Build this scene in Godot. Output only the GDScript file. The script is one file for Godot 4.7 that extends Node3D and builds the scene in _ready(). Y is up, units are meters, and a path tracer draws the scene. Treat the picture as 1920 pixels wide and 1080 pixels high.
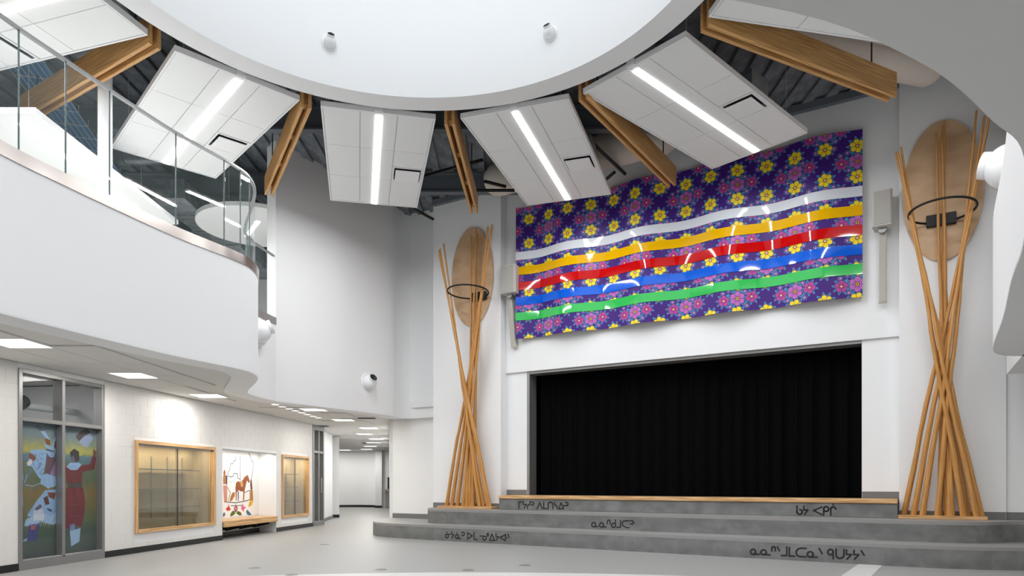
extends Node3D
# Round school atrium with a stage. Plan units are metres / S; x to the right, d away from the camera, h above the eye.
const S := 1.19
const E := 1.1
const F := 1280.0
const HC := 5.15                       # height above the eye of the ring and the ceiling clouds
const CX := -1.084                     # centre of the round drum
const CD := 6.077
const SOFFIT := 1.5
var org = {}
var M = {}
var taken = {}
var rng = RandomNumberGenerator.new()

class MB:
	var v := PackedVector3Array()
	var n := PackedVector3Array()
	var t := PackedVector2Array()
	func tri3(a, b, c, na, nb, nc, ua = Vector2.ZERO, ub = Vector2.ZERO, uc = Vector2.ZERO):
		var fn = (c - a).cross(b - a)
		if fn.dot(na + nb + nc) < 0.0:
			v.append_array(PackedVector3Array([a, c, b])); n.append_array(PackedVector3Array([na, nc, nb])); t.append_array(PackedVector2Array([ua, uc, ub]))
		else:
			v.append_array(PackedVector3Array([a, b, c])); n.append_array(PackedVector3Array([na, nb, nc])); t.append_array(PackedVector2Array([ua, ub, uc]))
	func quad(a, b, c, d, nn, ua = Vector2.ZERO, ub = Vector2(1, 0), uc = Vector2(1, 1), ud = Vector2(0, 1)):
		tri3(a, b, c, nn, nn, nn, ua, ub, uc)
		tri3(a, c, d, nn, nn, nn, ua, uc, ud)
	# chamfered box: centre, three half axes
	func obox(c, ax, ay, az, bev = 0.006):
		var A = [ax, ay, az]
		var U = [ax.normalized(), ay.normalized(), az.normalized()]
		var L = [ax.length(), ay.length(), az.length()]
		var b = min(bev, 0.45 * min(L[0], min(L[1], L[2])))
		var lon = 0
		if L[1] > L[lon]: lon = 1
		if L[2] > L[lon]: lon = 2
		var u1 = U[lon]
		var u2 = U[(lon + 1) % 3] + U[(lon + 2) % 3]
		for i in 3:
			var j = (i + 1) % 3
			var k = (i + 2) % 3
			for s in [-1.0, 1.0]:
				var p = []
				for q in [[-1.0, -1.0], [1.0, -1.0], [1.0, 1.0], [-1.0, 1.0]]:
					p.append(c + A[i] * s + U[j] * (L[j] - b) * q[0] + U[k] * (L[k] - b) * q[1])
				quad(p[0], p[1], p[2], p[3], U[i] * s, uvp(p[0] - c, u1, u2), uvp(p[1] - c, u1, u2), uvp(p[2] - c, u1, u2), uvp(p[3] - c, u1, u2))
			for sj in [-1.0, 1.0]:
				for sk in [-1.0, 1.0]:
					var e = []
					for si in [-1.0, 1.0]:
						var q0 = c + U[i] * (L[i] - b) * si
						e.append(q0 + U[j] * L[j] * sj + U[k] * (L[k] - b) * sk)
						e.append(q0 + U[j] * (L[j] - b) * sj + U[k] * L[k] * sk)
					quad(e[0], e[1], e[3], e[2], (U[j] * sj + U[k] * sk).normalized(), uvp(e[0] - c, u1, u2), uvp(e[1] - c, u1, u2), uvp(e[3] - c, u1, u2), uvp(e[2] - c, u1, u2))
		for si in [-1.0, 1.0]:
			for sj in [-1.0, 1.0]:
				for sk in [-1.0, 1.0]:
					var a0 = c + U[0] * L[0] * si + U[1] * (L[1] - b) * sj + U[2] * (L[2] - b) * sk
					var a1 = c + U[0] * (L[0] - b) * si + U[1] * L[1] * sj + U[2] * (L[2] - b) * sk
					var a2 = c + U[0] * (L[0] - b) * si + U[1] * (L[1] - b) * sj + U[2] * L[2] * sk
					var nn = (U[0] * si + U[1] * sj + U[2] * sk).normalized()
					tri3(a0, a1, a2, nn, nn, nn)
	func uvp(p, u1, u2):
		return Vector2(p.dot(u1), p.dot(u2))
	# polygon extruded along ez; smooth sides where neighbouring sides turn little
	func prism(poly, o, ex, ey, ez, smooth = true, caps = true):
		var m = poly.size()
		var area = 0.0
		for i in m:
			var a = poly[i]
			var b = poly[(i + 1) % m]
			area += a.x * b.y - b.x * a.y
		var sg = 1.0 if area > 0 else -1.0
		var fn = []
		for i in m:
			var e = poly[(i + 1) % m] - poly[i]
			fn.append((Vector2(e.y, -e.x) * sg).normalized())
		var run = 0.0
		var zl = ez.length()
		for i in m:
			var j = (i + 1) % m
			var n0 = fn[i]
			var n1 = fn[i]
			if smooth:
				var p = fn[(i + m - 1) % m]
				var q = fn[j]
				if p.dot(fn[i]) > 0.8: n0 = (p + fn[i]).normalized()
				if q.dot(fn[i]) > 0.8: n1 = (q + fn[i]).normalized()
			var N0 = (ex * n0.x + ey * n0.y).normalized()
			var N1 = (ex * n1.x + ey * n1.y).normalized()
			var a = o + ex * poly[i].x + ey * poly[i].y
			var b = o + ex * poly[j].x + ey * poly[j].y
			var l = (b - a).length()
			var ua = Vector2(run, 0)
			var ub = Vector2(run + l, 0)
			var uc = Vector2(run + l, zl)
			var ud = Vector2(run, zl)
			tri3(a, b, b + ez, N0, N1, N1, ua, ub, uc)
			tri3(a, b + ez, a + ez, N0, N1, N0, ua, uc, ud)
			run += l
		if caps:
			var idx = Geometry2D.triangulate_polygon(PackedVector2Array(poly))
			var nz = ez.normalized()
			for i in range(0, idx.size(), 3):
				var q = [poly[idx[i]], poly[idx[i + 1]], poly[idx[i + 2]]]
				var w = []
				for z in q: w.append(o + ex * z.x + ey * z.y)
				tri3(w[0], w[1], w[2], -nz, -nz, -nz, q[0], q[1], q[2])
				tri3(w[0] + ez, w[1] + ez, w[2] + ez, nz, nz, nz, q[0], q[1], q[2])
	func tube(pts, rads, sides = 8, caps = true):
		var m = pts.size()
		var rings = []
		var norms = []
		var up = Vector3.UP
		var run = 0.0
		var runs = []
		for i in m:
			var d = (pts[min(i + 1, m - 1)] - pts[max(i - 1, 0)]).normalized()
			if abs(d.dot(up)) > 0.95: up = Vector3(1, 0, 0.02).normalized()
			var x = d.cross(up).normalized()
			var y = x.cross(d).normalized()
			up = y
			var r = []
			var nn = []
			for k in sides:
				var a = TAU * k / sides
				var w = x * cos(a) + y * sin(a)
				nn.append(w)
				r.append(pts[i] + w * rads[i])
			rings.append(r); norms.append(nn)
			if i > 0: run += (pts[i] - pts[i - 1]).length()
			runs.append(run)
		for i in m - 1:
			for k in sides:
				var l = (k + 1) % sides
				var c0 = 0.3 * k / sides
				var c1 = 0.3 * (k + 1) / sides
				tri3(rings[i][k], rings[i][l], rings[i + 1][l], norms[i][k], norms[i][l], norms[i + 1][l], Vector2(runs[i], c0), Vector2(runs[i], c1), Vector2(runs[i + 1], c1))
				tri3(rings[i][k], rings[i + 1][l], rings[i + 1][k], norms[i][k], norms[i + 1][l], norms[i + 1][k], Vector2(runs[i], c0), Vector2(runs[i + 1], c1), Vector2(runs[i + 1], c0))
		if caps:
			for e in [0, m - 1]:
				var dd = (pts[e] - pts[1 if e == 0 else m - 2]).normalized()
				for k in range(1, sides - 1):
					tri3(rings[e][0], rings[e][k], rings[e][k + 1], dd, dd, dd)
	# profile: [radius, distance along the axis] pairs, turned round the axis
	func lathe(o, axis, prof, sides = 28, inward = 1.0):
		axis = axis.normalized()
		var x = axis.cross(Vector3.UP if abs(axis.y) < 0.9 else Vector3.RIGHT).normalized()
		var y = axis.cross(x).normalized()
		for i in prof.size() - 1:
			var r0 = prof[i][0]
			var r1 = prof[i + 1][0]
			var t0 = prof[i][1]
			var t1 = prof[i + 1][1]
			var fr = t1 - t0
			var ft = r0 - r1
			for k in sides:
				var a = TAU * k / sides
				var b = TAU * (k + 1) / sides
				var wa = x * cos(a) + y * sin(a)
				var wb = x * cos(b) + y * sin(b)
				var na = (wa * fr + axis * ft).normalized() * inward
				var nb = (wb * fr + axis * ft).normalized() * inward
				if fr == 0.0 and ft == 0.0: continue
				var p0 = o + wa * r0 + axis * t0
				var p1 = o + wb * r0 + axis * t0
				var p2 = o + wb * r1 + axis * t1
				var p3 = o + wa * r1 + axis * t1
				if r0 > 0.0: tri3(p0, p1, p2, na, nb, nb)
				if r1 > 0.0: tri3(p0, p2, p3, na, nb, na)
	# sheet from a grid of points (rows of equal length)
	func grid(g, uvs, toward):
		var R = g.size()
		var C = g[0].size()
		var nm = []
		for i in R:
			var row = []
			for j in C:
				var du = g[i][min(j + 1, C - 1)] - g[i][max(j - 1, 0)]
				var dv = g[min(i + 1, R - 1)][j] - g[max(i - 1, 0)][j]
				var nn = du.cross(dv).normalized()
				row.append(nn if nn.dot(toward) > 0 else -nn)
			nm.append(row)
		for i in R - 1:
			for j in C - 1:
				tri3(g[i][j], g[i][j + 1], g[i + 1][j + 1], nm[i][j], nm[i][j + 1], nm[i + 1][j + 1], uvs[i][j], uvs[i][j + 1], uvs[i + 1][j + 1])
				tri3(g[i][j], g[i + 1][j + 1], g[i + 1][j], nm[i][j], nm[i + 1][j + 1], nm[i + 1][j], uvs[i][j], uvs[i + 1][j + 1], uvs[i + 1][j])

# ---------- places ----------
func P(x, h, d): return Vector3(x, h + E, -d) * S
func at(px, py, d): return P((px - 960.0) / F * d, (907.0 - py) / F * d, d)
func athh(px, py, h):                                  # a pixel on the level plane h above the eye
	return at(px, py, h * F / (907.0 - py))
# stage wall: u along it to the right, v out of it into the room
func W(u, v, h): return P(-0.97 + 0.863 * u - 0.505 * v, h, 14.16 - 0.505 * u - 0.863 * v)
func wu(px, v):
	var k = (px - 960.0) / F
	return ((14.16 - 0.863 * v) * k - (-0.97 - 0.505 * v)) / (0.863 + 0.505 * k)
func wpx(px, py, v):
	var u = wu(px, v)
	return W(u, v, (907.0 - py) / F * (14.16 - 0.505 * u - 0.863 * v))
# corridor wall: s along it away from the camera, v out of it into the corridor
func L(s, v, h): return P(-6.05 + 0.1191 * s + 0.9929 * v, h, 10.1 + 0.9929 * s - 0.1191 * v)
func ls(px, v):
	var k = (px - 960.0) / F
	return ((10.1 - 0.1191 * v) * k - (-6.05 + 0.9929 * v)) / (0.1191 - 0.9929 * k)
func lh(px, py, v): return (907.0 - py) / F * (10.1 + 0.9929 * ls(px, v) - 0.1191 * v)
const UX := Vector3(0.863, 0, 0.505)       # directions of u, v and s, w in the world
const VX := Vector3(-0.505, 0, 0.863)
const SX := Vector3(0.1191, 0, -0.9929)
const SN := Vector3(0.9929, 0, 0.1191)
const UP := Vector3(0, 1, 0)
const EX := Vector3(1, 0, 0) * 1.19        # plan x and d for prism()
const ED := Vector3(0, 0, -1) * 1.19

# ---------- objects ----------
func numbered(called):
	if not taken.has(called):
		taken[called] = 0
		return called
	taken[called] += 1
	return "%s_%03d" % [called, taken[called]]
func tag(o, label, category, group = "", kind = ""):
	if label != "": o.set_meta("label", label)
	if category != "": o.set_meta("category", category)
	if group != "": o.set_meta("group", group)
	if kind != "": o.set_meta("kind", kind)
	return o
func thing(called, label, category, base, group = "", kind = ""):
	var o = Node3D.new()
	o.name = numbered(called)
	add_child(o)
	o.position = base
	org[o] = base
	return tag(o, label, category, group, kind)
func mesh_of(mb, shift):
	var a = []
	a.resize(Mesh.ARRAY_MAX)
	var vv = PackedVector3Array(mb.v)
	for i in vv.size(): vv[i] -= shift
	a[Mesh.ARRAY_VERTEX] = vv
	a[Mesh.ARRAY_NORMAL] = mb.n
	a[Mesh.ARRAY_TEX_UV] = mb.t
	var m = ArrayMesh.new()
	m.add_surface_from_arrays(Mesh.PRIMITIVE_TRIANGLES, a)
	return m
func part(mb, called, mat, parent):
	var o = MeshInstance3D.new()
	o.name = called
	o.mesh = mesh_of(mb, org[parent])
	o.material_override = null
	o.mesh.surface_set_material(0, mat)
	parent.add_child(o, true)
	org[o] = org[parent]
	return o
func solo(mb, called, mat, label, category, group = "", kind = ""):
	var lo = mb.v[0]
	var hi = mb.v[0]
	for p in mb.v:
		lo = lo.min(p); hi = hi.max(p)
	var base = Vector3((lo.x + hi.x) / 2, lo.y, (lo.z + hi.z) / 2)
	var o = MeshInstance3D.new()
	o.name = numbered(called)
	o.mesh = mesh_of(mb, base)
	o.mesh.surface_set_material(0, mat)
	add_child(o)
	o.position = base
	org[o] = base
	return tag(o, label, category, group, kind)
func struct(mb, called, mat, label = "", category = ""):
	return solo(mb, called, mat, label, category, "", "structure")
func area(parent, pos, right, down, w, h, energy, col = Color(1, 1, 1)):
	# a lamp's light: a rectangle w along right, shining towards down
	var l = AreaLight3D.new()
	l.name = "lamp_light"
	l.area_size = Vector2(w, h)
	l.light_energy = energy
	l.light_color = col
	l.shadow_enabled = true
	l.area_range = 40.0
	parent.add_child(l, true)
	var z = -down.normalized()
	var x = right.normalized()
	var y = z.cross(x).normalized()
	l.transform = Transform3D(Basis(x, y, z), pos - org[parent])
	return l

func vec2(a):
	var r = []
	for p in a: r.append(Vector2(p[0], p[1]))
	return r
func spline(a, sub):
	var r = []
	var m = a.size()
	for i in m - 1:
		var p0 = a[max(i - 1, 0)]
		var p1 = a[i]
		var p2 = a[i + 1]
		var p3 = a[min(i + 2, m - 1)]
		for k in sub:
			r.append(p1.cubic_interpolate(p2, p0, p3, float(k) / sub))
	r.append(a[m - 1])
	return r
func offset_path(a, w):
	var r = []
	var m = a.size()
	for i in m:
		var d = (a[min(i + 1, m - 1)] - a[max(i - 1, 0)]).normalized()
		r.append(a[i] + Vector2(-d.y, d.x) * w)
	return r
func strip(a, w0, w1):
	var r = offset_path(a, w0)
	var q = offset_path(a, w1)
	q.reverse()
	r.append_array(q)
	return r
func plan(mb, poly, h0, h1, smooth = true):
	mb.prism(poly, P(0, h0, 0), EX, ED, UP * (h1 - h0) * S, smooth)
func plan_strip(mb, path, w0, w1, h0, h1):
	# a strip of constant width along a plan path, built segment by segment
	var A = offset_path(path, w0)
	var B = offset_path(path, w1)
	var m = path.size()
	var N = []
	for i in m:
		var d = (path[min(i + 1, m - 1)] - path[max(i - 1, 0)]).normalized()
		N.append(Vector3(-d.y, 0, -d.x) * (1.0 if w1 > w0 else -1.0))
	var z = UP * (h1 - h0) * S
	for i in m - 1:
		var a = P(A[i].x, h0, A[i].y)
		var b = P(A[i + 1].x, h0, A[i + 1].y)
		var c = P(B[i + 1].x, h0, B[i + 1].y)
		var e = P(B[i].x, h0, B[i].y)
		mb.quad(a, b, c, e, -UP)
		mb.quad(a + z, b + z, c + z, e + z, UP)
		mb.tri3(a, b, b + z, -N[i], -N[i + 1], -N[i + 1]); mb.tri3(a, b + z, a + z, -N[i], -N[i + 1], -N[i])
		mb.tri3(e, c, c + z, N[i], N[i + 1], N[i + 1]); mb.tri3(e, c + z, e + z, N[i], N[i + 1], N[i])
	for i in [0, m - 1]:
		var a = P(A[i].x, h0, A[i].y)
		var e = P(B[i].x, h0, B[i].y)
		var t = path[1] - path[0] if i == 0 else path[m - 1] - path[m - 2]
		var nn = Vector3(t.x, 0, -t.y).normalized() * (-1.0 if i == 0 else 1.0)
		mb.quad(a, e, e + z, a + z, nn)
func circle(cx, cy, rx, ry, m, a0 = 0.0, a1 = TAU):
	var r = []
	for i in m: r.append(Vector2(cx + rx * cos(a0 + (a1 - a0) * i / m), cy + ry * sin(a0 + (a1 - a0) * i / m)))
	return r

# ---------- materials ----------
func mat(col, rough = 0.6, metal = 0.0, tex = null):
	var m = StandardMaterial3D.new()
	m.albedo_color = col
	m.roughness = rough
	m.metallic = metal
	if tex != null: m.albedo_texture = tex
	return m
func glow(col, e):
	var m = mat(Color(0.9, 0.9, 0.9), 0.5)
	m.emission_enabled = true
	m.emission = col
	m.emission_energy_multiplier = e
	return m
func glass(col, alpha):
	var m = mat(Color(col.r, col.g, col.b, alpha), 0.0)
	m.transparency = BaseMaterial3D.TRANSPARENCY_ALPHA
	m.metallic_specular = 0.5
	return m
func noise_tex(w, h, fx, fy, lo, hi, oct = 4, sd = 1):
	var f = FastNoiseLite.new()
	f.seed = sd
	f.frequency = 1.0
	f.fractal_octaves = oct
	var im = Image.create(w, h, false, Image.FORMAT_RGB8)
	for y in h:
		for x in w:
			# blended over the seam so that it repeats
			var bx = float(x) / w
			var by = float(y) / h
			var a = f.get_noise_2d(x * fx, y * fy)
			if bx > 0.8: a = lerp(a, f.get_noise_2d((x - w) * fx, y * fy), (bx - 0.8) / 0.2)
			if by > 0.8: a = lerp(a, f.get_noise_2d(x * fx, (y - h) * fy), (by - 0.8) / 0.2)
			im.set_pixel(x, y, lo.lerp(hi, clamp(0.5 + a * 0.9, 0, 1)))
	return ImageTexture.create_from_image(im)
func tri_tex(m, scale):
	m.uv1_triplanar = true
	m.uv1_world_triplanar = true
	m.uv1_scale = Vector3.ONE * scale
	return m
func make_materials():
	var wood = noise_tex(512, 256, 0.004, 0.11, Color(0.76, 0.69, 0.60), Color(1, 1, 1), 4, 5)
	var wood_soft = noise_tex(256, 256, 0.006, 0.03, Color(0.88, 0.84, 0.79), Color(1, 1, 1), 3, 15)
	var soft = noise_tex(256, 256, 0.02, 0.02, Color(0.76, 0.76, 0.76), Color(1, 1, 1), 5, 9)
	var speck = noise_tex(256, 256, 0.35, 0.35, Color(0.92, 0.92, 0.92), Color(1, 1, 1), 2, 3)
	M.white = mat(Color(0.935, 0.938, 0.942), 0.55)
	M.drum = mat(Color(0.93, 0.935, 0.94), 0.7)
	M.block = tri_tex(mat(Color(0.925, 0.92, 0.91), 0.45, 0.0, speck), 1.5)
	M.tile = tri_tex(mat(Color(0.965, 0.97, 0.97), 0.9, 0.0, speck), 3.0)
	M.tile_warm = tri_tex(mat(Color(0.90, 0.89, 0.875), 0.9, 0.0, speck), 3.0)
	M.tbar = mat(Color(0.72, 0.73, 0.735), 0.5)
	M.base_black = mat(Color(0.09, 0.10, 0.11), 0.4)
	M.base_grey = mat(Color(0.46, 0.46, 0.46), 0.5)
	M.floor = tri_tex(mat(Color(0.605, 0.605, 0.60), 0.46, 0.0, speck), 0.8)
	M.floor_light = tri_tex(mat(Color(0.80, 0.80, 0.79), 0.46, 0.0, speck), 0.8)
	M.concrete = tri_tex(mat(Color(0.52, 0.525, 0.52), 0.55, 0.0, soft), 0.55)
	M.nosing = mat(Color(0.57, 0.565, 0.56), 0.5)
	M.engraved = mat(Color(0.15, 0.15, 0.145), 0.9)
	M.beam = mat(Color(0.90, 0.72, 0.48), 0.5, 0.0, wood); M.beam.uv1_scale = Vector3(0.5, 1.6, 1)
	M.pole = mat(Color(0.88, 0.66, 0.38), 0.45, 0.0, wood); M.pole.uv1_scale = Vector3(0.7, 3.0, 1)
	M.maple = mat(Color(0.93, 0.77, 0.57), 0.4, 0.0, wood); M.maple.uv1_scale = Vector3(0.5, 1.0, 1)
	M.ply = mat(Color(0.85, 0.72, 0.58), 0.5, 0.0, wood_soft); M.ply.uv1_scale = Vector3(0.8, 0.35, 1)
	M.steel_black = mat(Color(0.10, 0.10, 0.105), 0.5, 0.3)
	M.deck = tri_tex(mat(Color(0.53, 0.56, 0.59), 0.7, 0.0, soft), 0.5)
	M.joist = mat(Color(0.40, 0.43, 0.46), 0.6, 0.0)
	M.duct = tri_tex(mat(Color(0.62, 0.64, 0.66), 0.35, 0.6, soft), 0.6)
	M.fabric_duct = mat(Color(0.86, 0.83, 0.79), 0.8)
	M.pipe = mat(Color(0.08, 0.085, 0.09), 0.5)
	M.chrome = mat(Color(0.78, 0.75, 0.73), 0.22, 1.0)
	M.alu = mat(Color(0.60, 0.60, 0.60), 0.38, 0.6)
	M.speaker = mat(Color(0.80, 0.79, 0.76), 0.6)
	M.gloss = mat(Color(0.93, 0.935, 0.94), 0.18)
	M.dark = mat(Color(0.16, 0.17, 0.18), 0.7)
	M.curtain = mat(Color(0.055, 0.057, 0.062), 1.0); M.curtain.metallic_specular = 0.05
	M.glass = glass(Color(0.86, 0.95, 0.93), 0.02)
	M.guard = glass(Color(0.80, 0.93, 0.92), 0.02); M.guard.metallic_specular = 0.3
	M.pane = glass(Color(0.8, 0.88, 0.9), 0.015); M.pane.metallic_specular = 0.2
	M.edge = glass(Color(0.55, 0.72, 0.68), 0.55)
	M.case_back = mat(Color(0.80, 0.755, 0.62), 0.6, 0.0, wood_soft); M.case_back.uv1_scale = Vector3(0.3, 0.3, 1)
	M.case_glass = glass(Color(0.45, 0.44, 0.36), 0.16)
	M.shelf = glass(Color(0.24, 0.36, 0.34), 0.6)
	M.strip = glow(Color(1.0, 0.985, 0.96), 3.0)
	M.troffer = glow(Color(1.0, 0.99, 0.97), 2.2)
	M.sky = glow(Color(0.96, 0.98, 1.0), 1.5)
	M.blue = mat(Color(0.24, 0.48, 0.66), 0.7)
	M.wire = mat(Color(0.78, 0.80, 0.82), 0.5)
	M.edge_dark = mat(Color(0.30, 0.36, 0.37), 0.3)

# ---------- printed pictures ----------
func fill_poly(im, pts, col):
	var x0 = 1e9
	var x1 = -1e9
	var y0 = 1e9
	var y1 = -1e9
	for p in pts:
		x0 = min(x0, p.x); x1 = max(x1, p.x); y0 = min(y0, p.y); y1 = max(y1, p.y)
	var pv = PackedVector2Array(pts)
	for y in range(max(0, int(y0)), min(im.get_height(), int(y1) + 2)):
		for x in range(max(0, int(x0)), min(im.get_width(), int(x1) + 2)):
			if Geometry2D.is_point_in_polygon(Vector2(x, y), pv): im.set_pixel(x, y, col)
func line_poly(im, pts, w, col):
	for i in pts.size() - 1:
		var d = (pts[i + 1] - pts[i]).normalized() * w * 0.5
		var q = Vector2(-d.y, d.x)
		fill_poly(im, [pts[i] - d + q, pts[i + 1] + d + q, pts[i + 1] + d - q, pts[i] - d - q], col)
func petals(p, c, R, m, rot):
	# <1 inside a flower of m petals
	var q = p - c
	var a = atan2(q.y, q.x) + rot
	return q.length() / (R * (0.56 + 0.44 * sqrt(abs(cos(a * m * 0.5)))))
func star(p, c, R, m, rot):
	var q = p - c
	var a = fposmod((atan2(q.y, q.x) + rot) / TAU * m, 1.0)
	return q.length() / (R * (0.50 + 0.50 * (1.0 - abs(a - 0.5) * 2.0)))
func mural_texture():
	var ppu = 324.0
	var tw = 298
	var th = 318
	var per = Vector2(tw / ppu, th / ppu)
	var tile = Image.create(tw, th, false, Image.FORMAT_RGB8)
	var bg = Color(0.26, 0.12, 0.48)
	var teal = Color(0.20, 0.42, 0.64)
	var teal2 = Color(0.14, 0.36, 0.58)
	var fl = []          # kind, centre
	for o in [Vector2(0, 0), Vector2(0.46, 0.49)]:
		fl.append([0, o, 0.130, 6, 0.5]); fl.append([1, o + Vector2(-0.225, 0.02), 0.102, 5, 0.3]); fl.append([1, o + Vector2(0.225, -0.02), 0.102, 5, 1.1])
		fl.append([2, o + Vector2(0.0, 0.245), 0.116, 6, 0.2]); fl.append([2, o + Vector2(0.0, -0.245), 0.116, 6, 0.7])
	var small = []
	for o in [Vector2(0, 0), Vector2(0.46, 0.49)]:
		for s in [Vector2(-0.12, 0.13), Vector2(0.12, -0.12), Vector2(-0.14, -0.15), Vector2(0.15, 0.13), Vector2(-0.24, -0.11), Vector2(0.13, 0.25), Vector2(-0.14, 0.27)]:
			small.append(o + s)
	for y in th:
		for x in tw:
			var p0 = Vector2(x / ppu, y / ppu)
			var col = bg
			# dark plum areas
			for s in small:
				var q = p0 - s
				q.x -= per.x * round(q.x / per.x); q.y -= per.y * round(q.y / per.y)
				var l = q.length()
				if l < 0.055:
					var st = star(q, Vector2.ZERO, 0.052, 7, s.x * 9.0)
					if st < 1.0: col = teal if st < 0.9 else Color(0.45, 0.70, 0.82)
					if l < 0.030: col = teal2
					if l < 0.026: col = Color(0.62, 0.30, 0.62)
					if l < 0.017: col = Color(0.72, 0.42, 0.70)
					if l < 0.007: col = Color(0.96, 0.90, 0.70)
			for f in fl:
				var q = p0 - f[1]
				q.x -= per.x * round(q.x / per.x); q.y -= per.y * round(q.y / per.y)
				if q.length() > f[2] * 1.7: continue
				var lf = star(q, Vector2.ZERO, f[2] * 1.42, 9, f[4] * 2.0)
				if lf < 1.0 and col == bg: col = teal if lf < 0.90 else Color(0.38, 0.66, 0.80)
				if lf < 0.86 and col != bg and fmod(atan2(q.y, q.x) * 9.0 / TAU + 9.0, 1.0) < 0.12: col = teal2
			for f in fl:
				var q = p0 - f[1]
				q.x -= per.x * round(q.x / per.x); q.y -= per.y * round(q.y / per.y)
				if q.length() > f[2] * 1.05: continue
				var pe = petals(q, Vector2.ZERO, f[2], f[3], f[4])
				if pe < 1.0:
					var c = [Color(0.72, 0.38, 0.71), Color(0.69, 0.24, 0.58), Color(0.97, 0.85, 0.16)][f[0]]
					var vein = abs(sin((atan2(q.y, q.x) + f[4]) * f[3] * 0.5))
					if pe > 0.93: c = c.darkened(0.45)
					elif vein > 0.97 and pe < 0.8: c = c.darkened(0.35)
					elif pe > 0.6: c = c.lightened(0.08)
					col = c
				var l = q.length() / f[2]
				if l < 0.27: col = [Color(0.25, 0.12, 0.22), Color(0.45, 0.16, 0.38), Color(0.35, 0.22, 0.16)][f[0]]
				if l < 0.20: col = [Color(0.92, 0.78, 0.30), Color(0.80, 0.60, 0.25), Color(0.80, 0.55, 0.45)][f[0]]
				if l < 0.10: col = Color(0.95, 0.88, 0.80) if f[0] != 0 else Color(0.2, 0.1, 0.2)
			tile.set_pixel(x, y, col)
	var im = Image.create(2048, 868, false, Image.FORMAT_RGB8)
	var ox = int(6.247 * ppu) % tw - tw
	var oy = int(0.50 * ppu) % th - th
	for j in 5:
		for i in 9:
			im.blit_rect(tile, Rect2i(0, 0, tw, th), Vector2i(ox + i * tw, oy + j * th))
	return ImageTexture.create_from_image(im)

func door_map(c, v, s0, s1, h0, h1, w, h):
	# crop point -> pixel of the pane's picture
	var px = 20.0 + c[0] / 5.4
	var py = 680.0 + c[1] / 5.4
	return Vector2((ls(px, v) - s0) / (s1 - s0) * w, (h1 - lh(px, py, v)) / (h1 - h0) * h)
func art_pane(s0, s1, h0, h1, v, shapes, sd):
	var w = 200
	var h = 520
	var im = Image.create(w, h, false, Image.FORMAT_RGB8)
	var stops = [[0.0, Color(0.42, 0.50, 0.55)], [0.10, Color(0.47, 0.55, 0.56)], [0.185, Color(0.72, 0.70, 0.36)], [0.215, Color(0.70, 0.70, 0.30)], [0.235, Color(0.36, 0.50, 0.58)], [0.27, Color(0.32, 0.47, 0.55)], [0.30, Color(0.38, 0.45, 0.36)], [0.42, Color(0.36, 0.42, 0.30)], [0.52, Color(0.52, 0.44, 0.24)], [0.66, Color(0.44, 0.43, 0.26)], [0.74, Color(0.36, 0.43, 0.28)], [0.83, Color(0.27, 0.35, 0.30)], [0.92, Color(0.30, 0.36, 0.33)], [1.0, Color(0.25, 0.30, 0.30)]]
	var f = FastNoiseLite.new()
	f.seed = sd
	f.frequency = 0.02
	for y in h:
		for x in w:
			var t = float(y) / h + f.get_noise_2d(x, y * 2.0) * 0.03
			var c = stops[0][1]
			for i in stops.size() - 1:
				if t >= stops[i][0]: c = stops[i][1].lerp(stops[i + 1][1], clamp((t - stops[i][0]) / (stops[i + 1][0] - stops[i][0]), 0, 1))
			if t > 0.86 and fmod(x * 0.37 + f.get_noise_2d(x * 6.0, y * 0.6) * 6.0, 1.0) < 0.25: c = c.lightened(0.12)
			im.set_pixel(x, y, c)
	for sh in shapes:
		var q = []
		for c in sh[1]: q.append(door_map(c, v, s0, s1, h0, h1, w, h))
		if sh.size() > 2: line_poly(im, q, sh[2], sh[0])
		else: fill_poly(im, q, sh[0])
	return ImageTexture.create_from_image(im)

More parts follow.
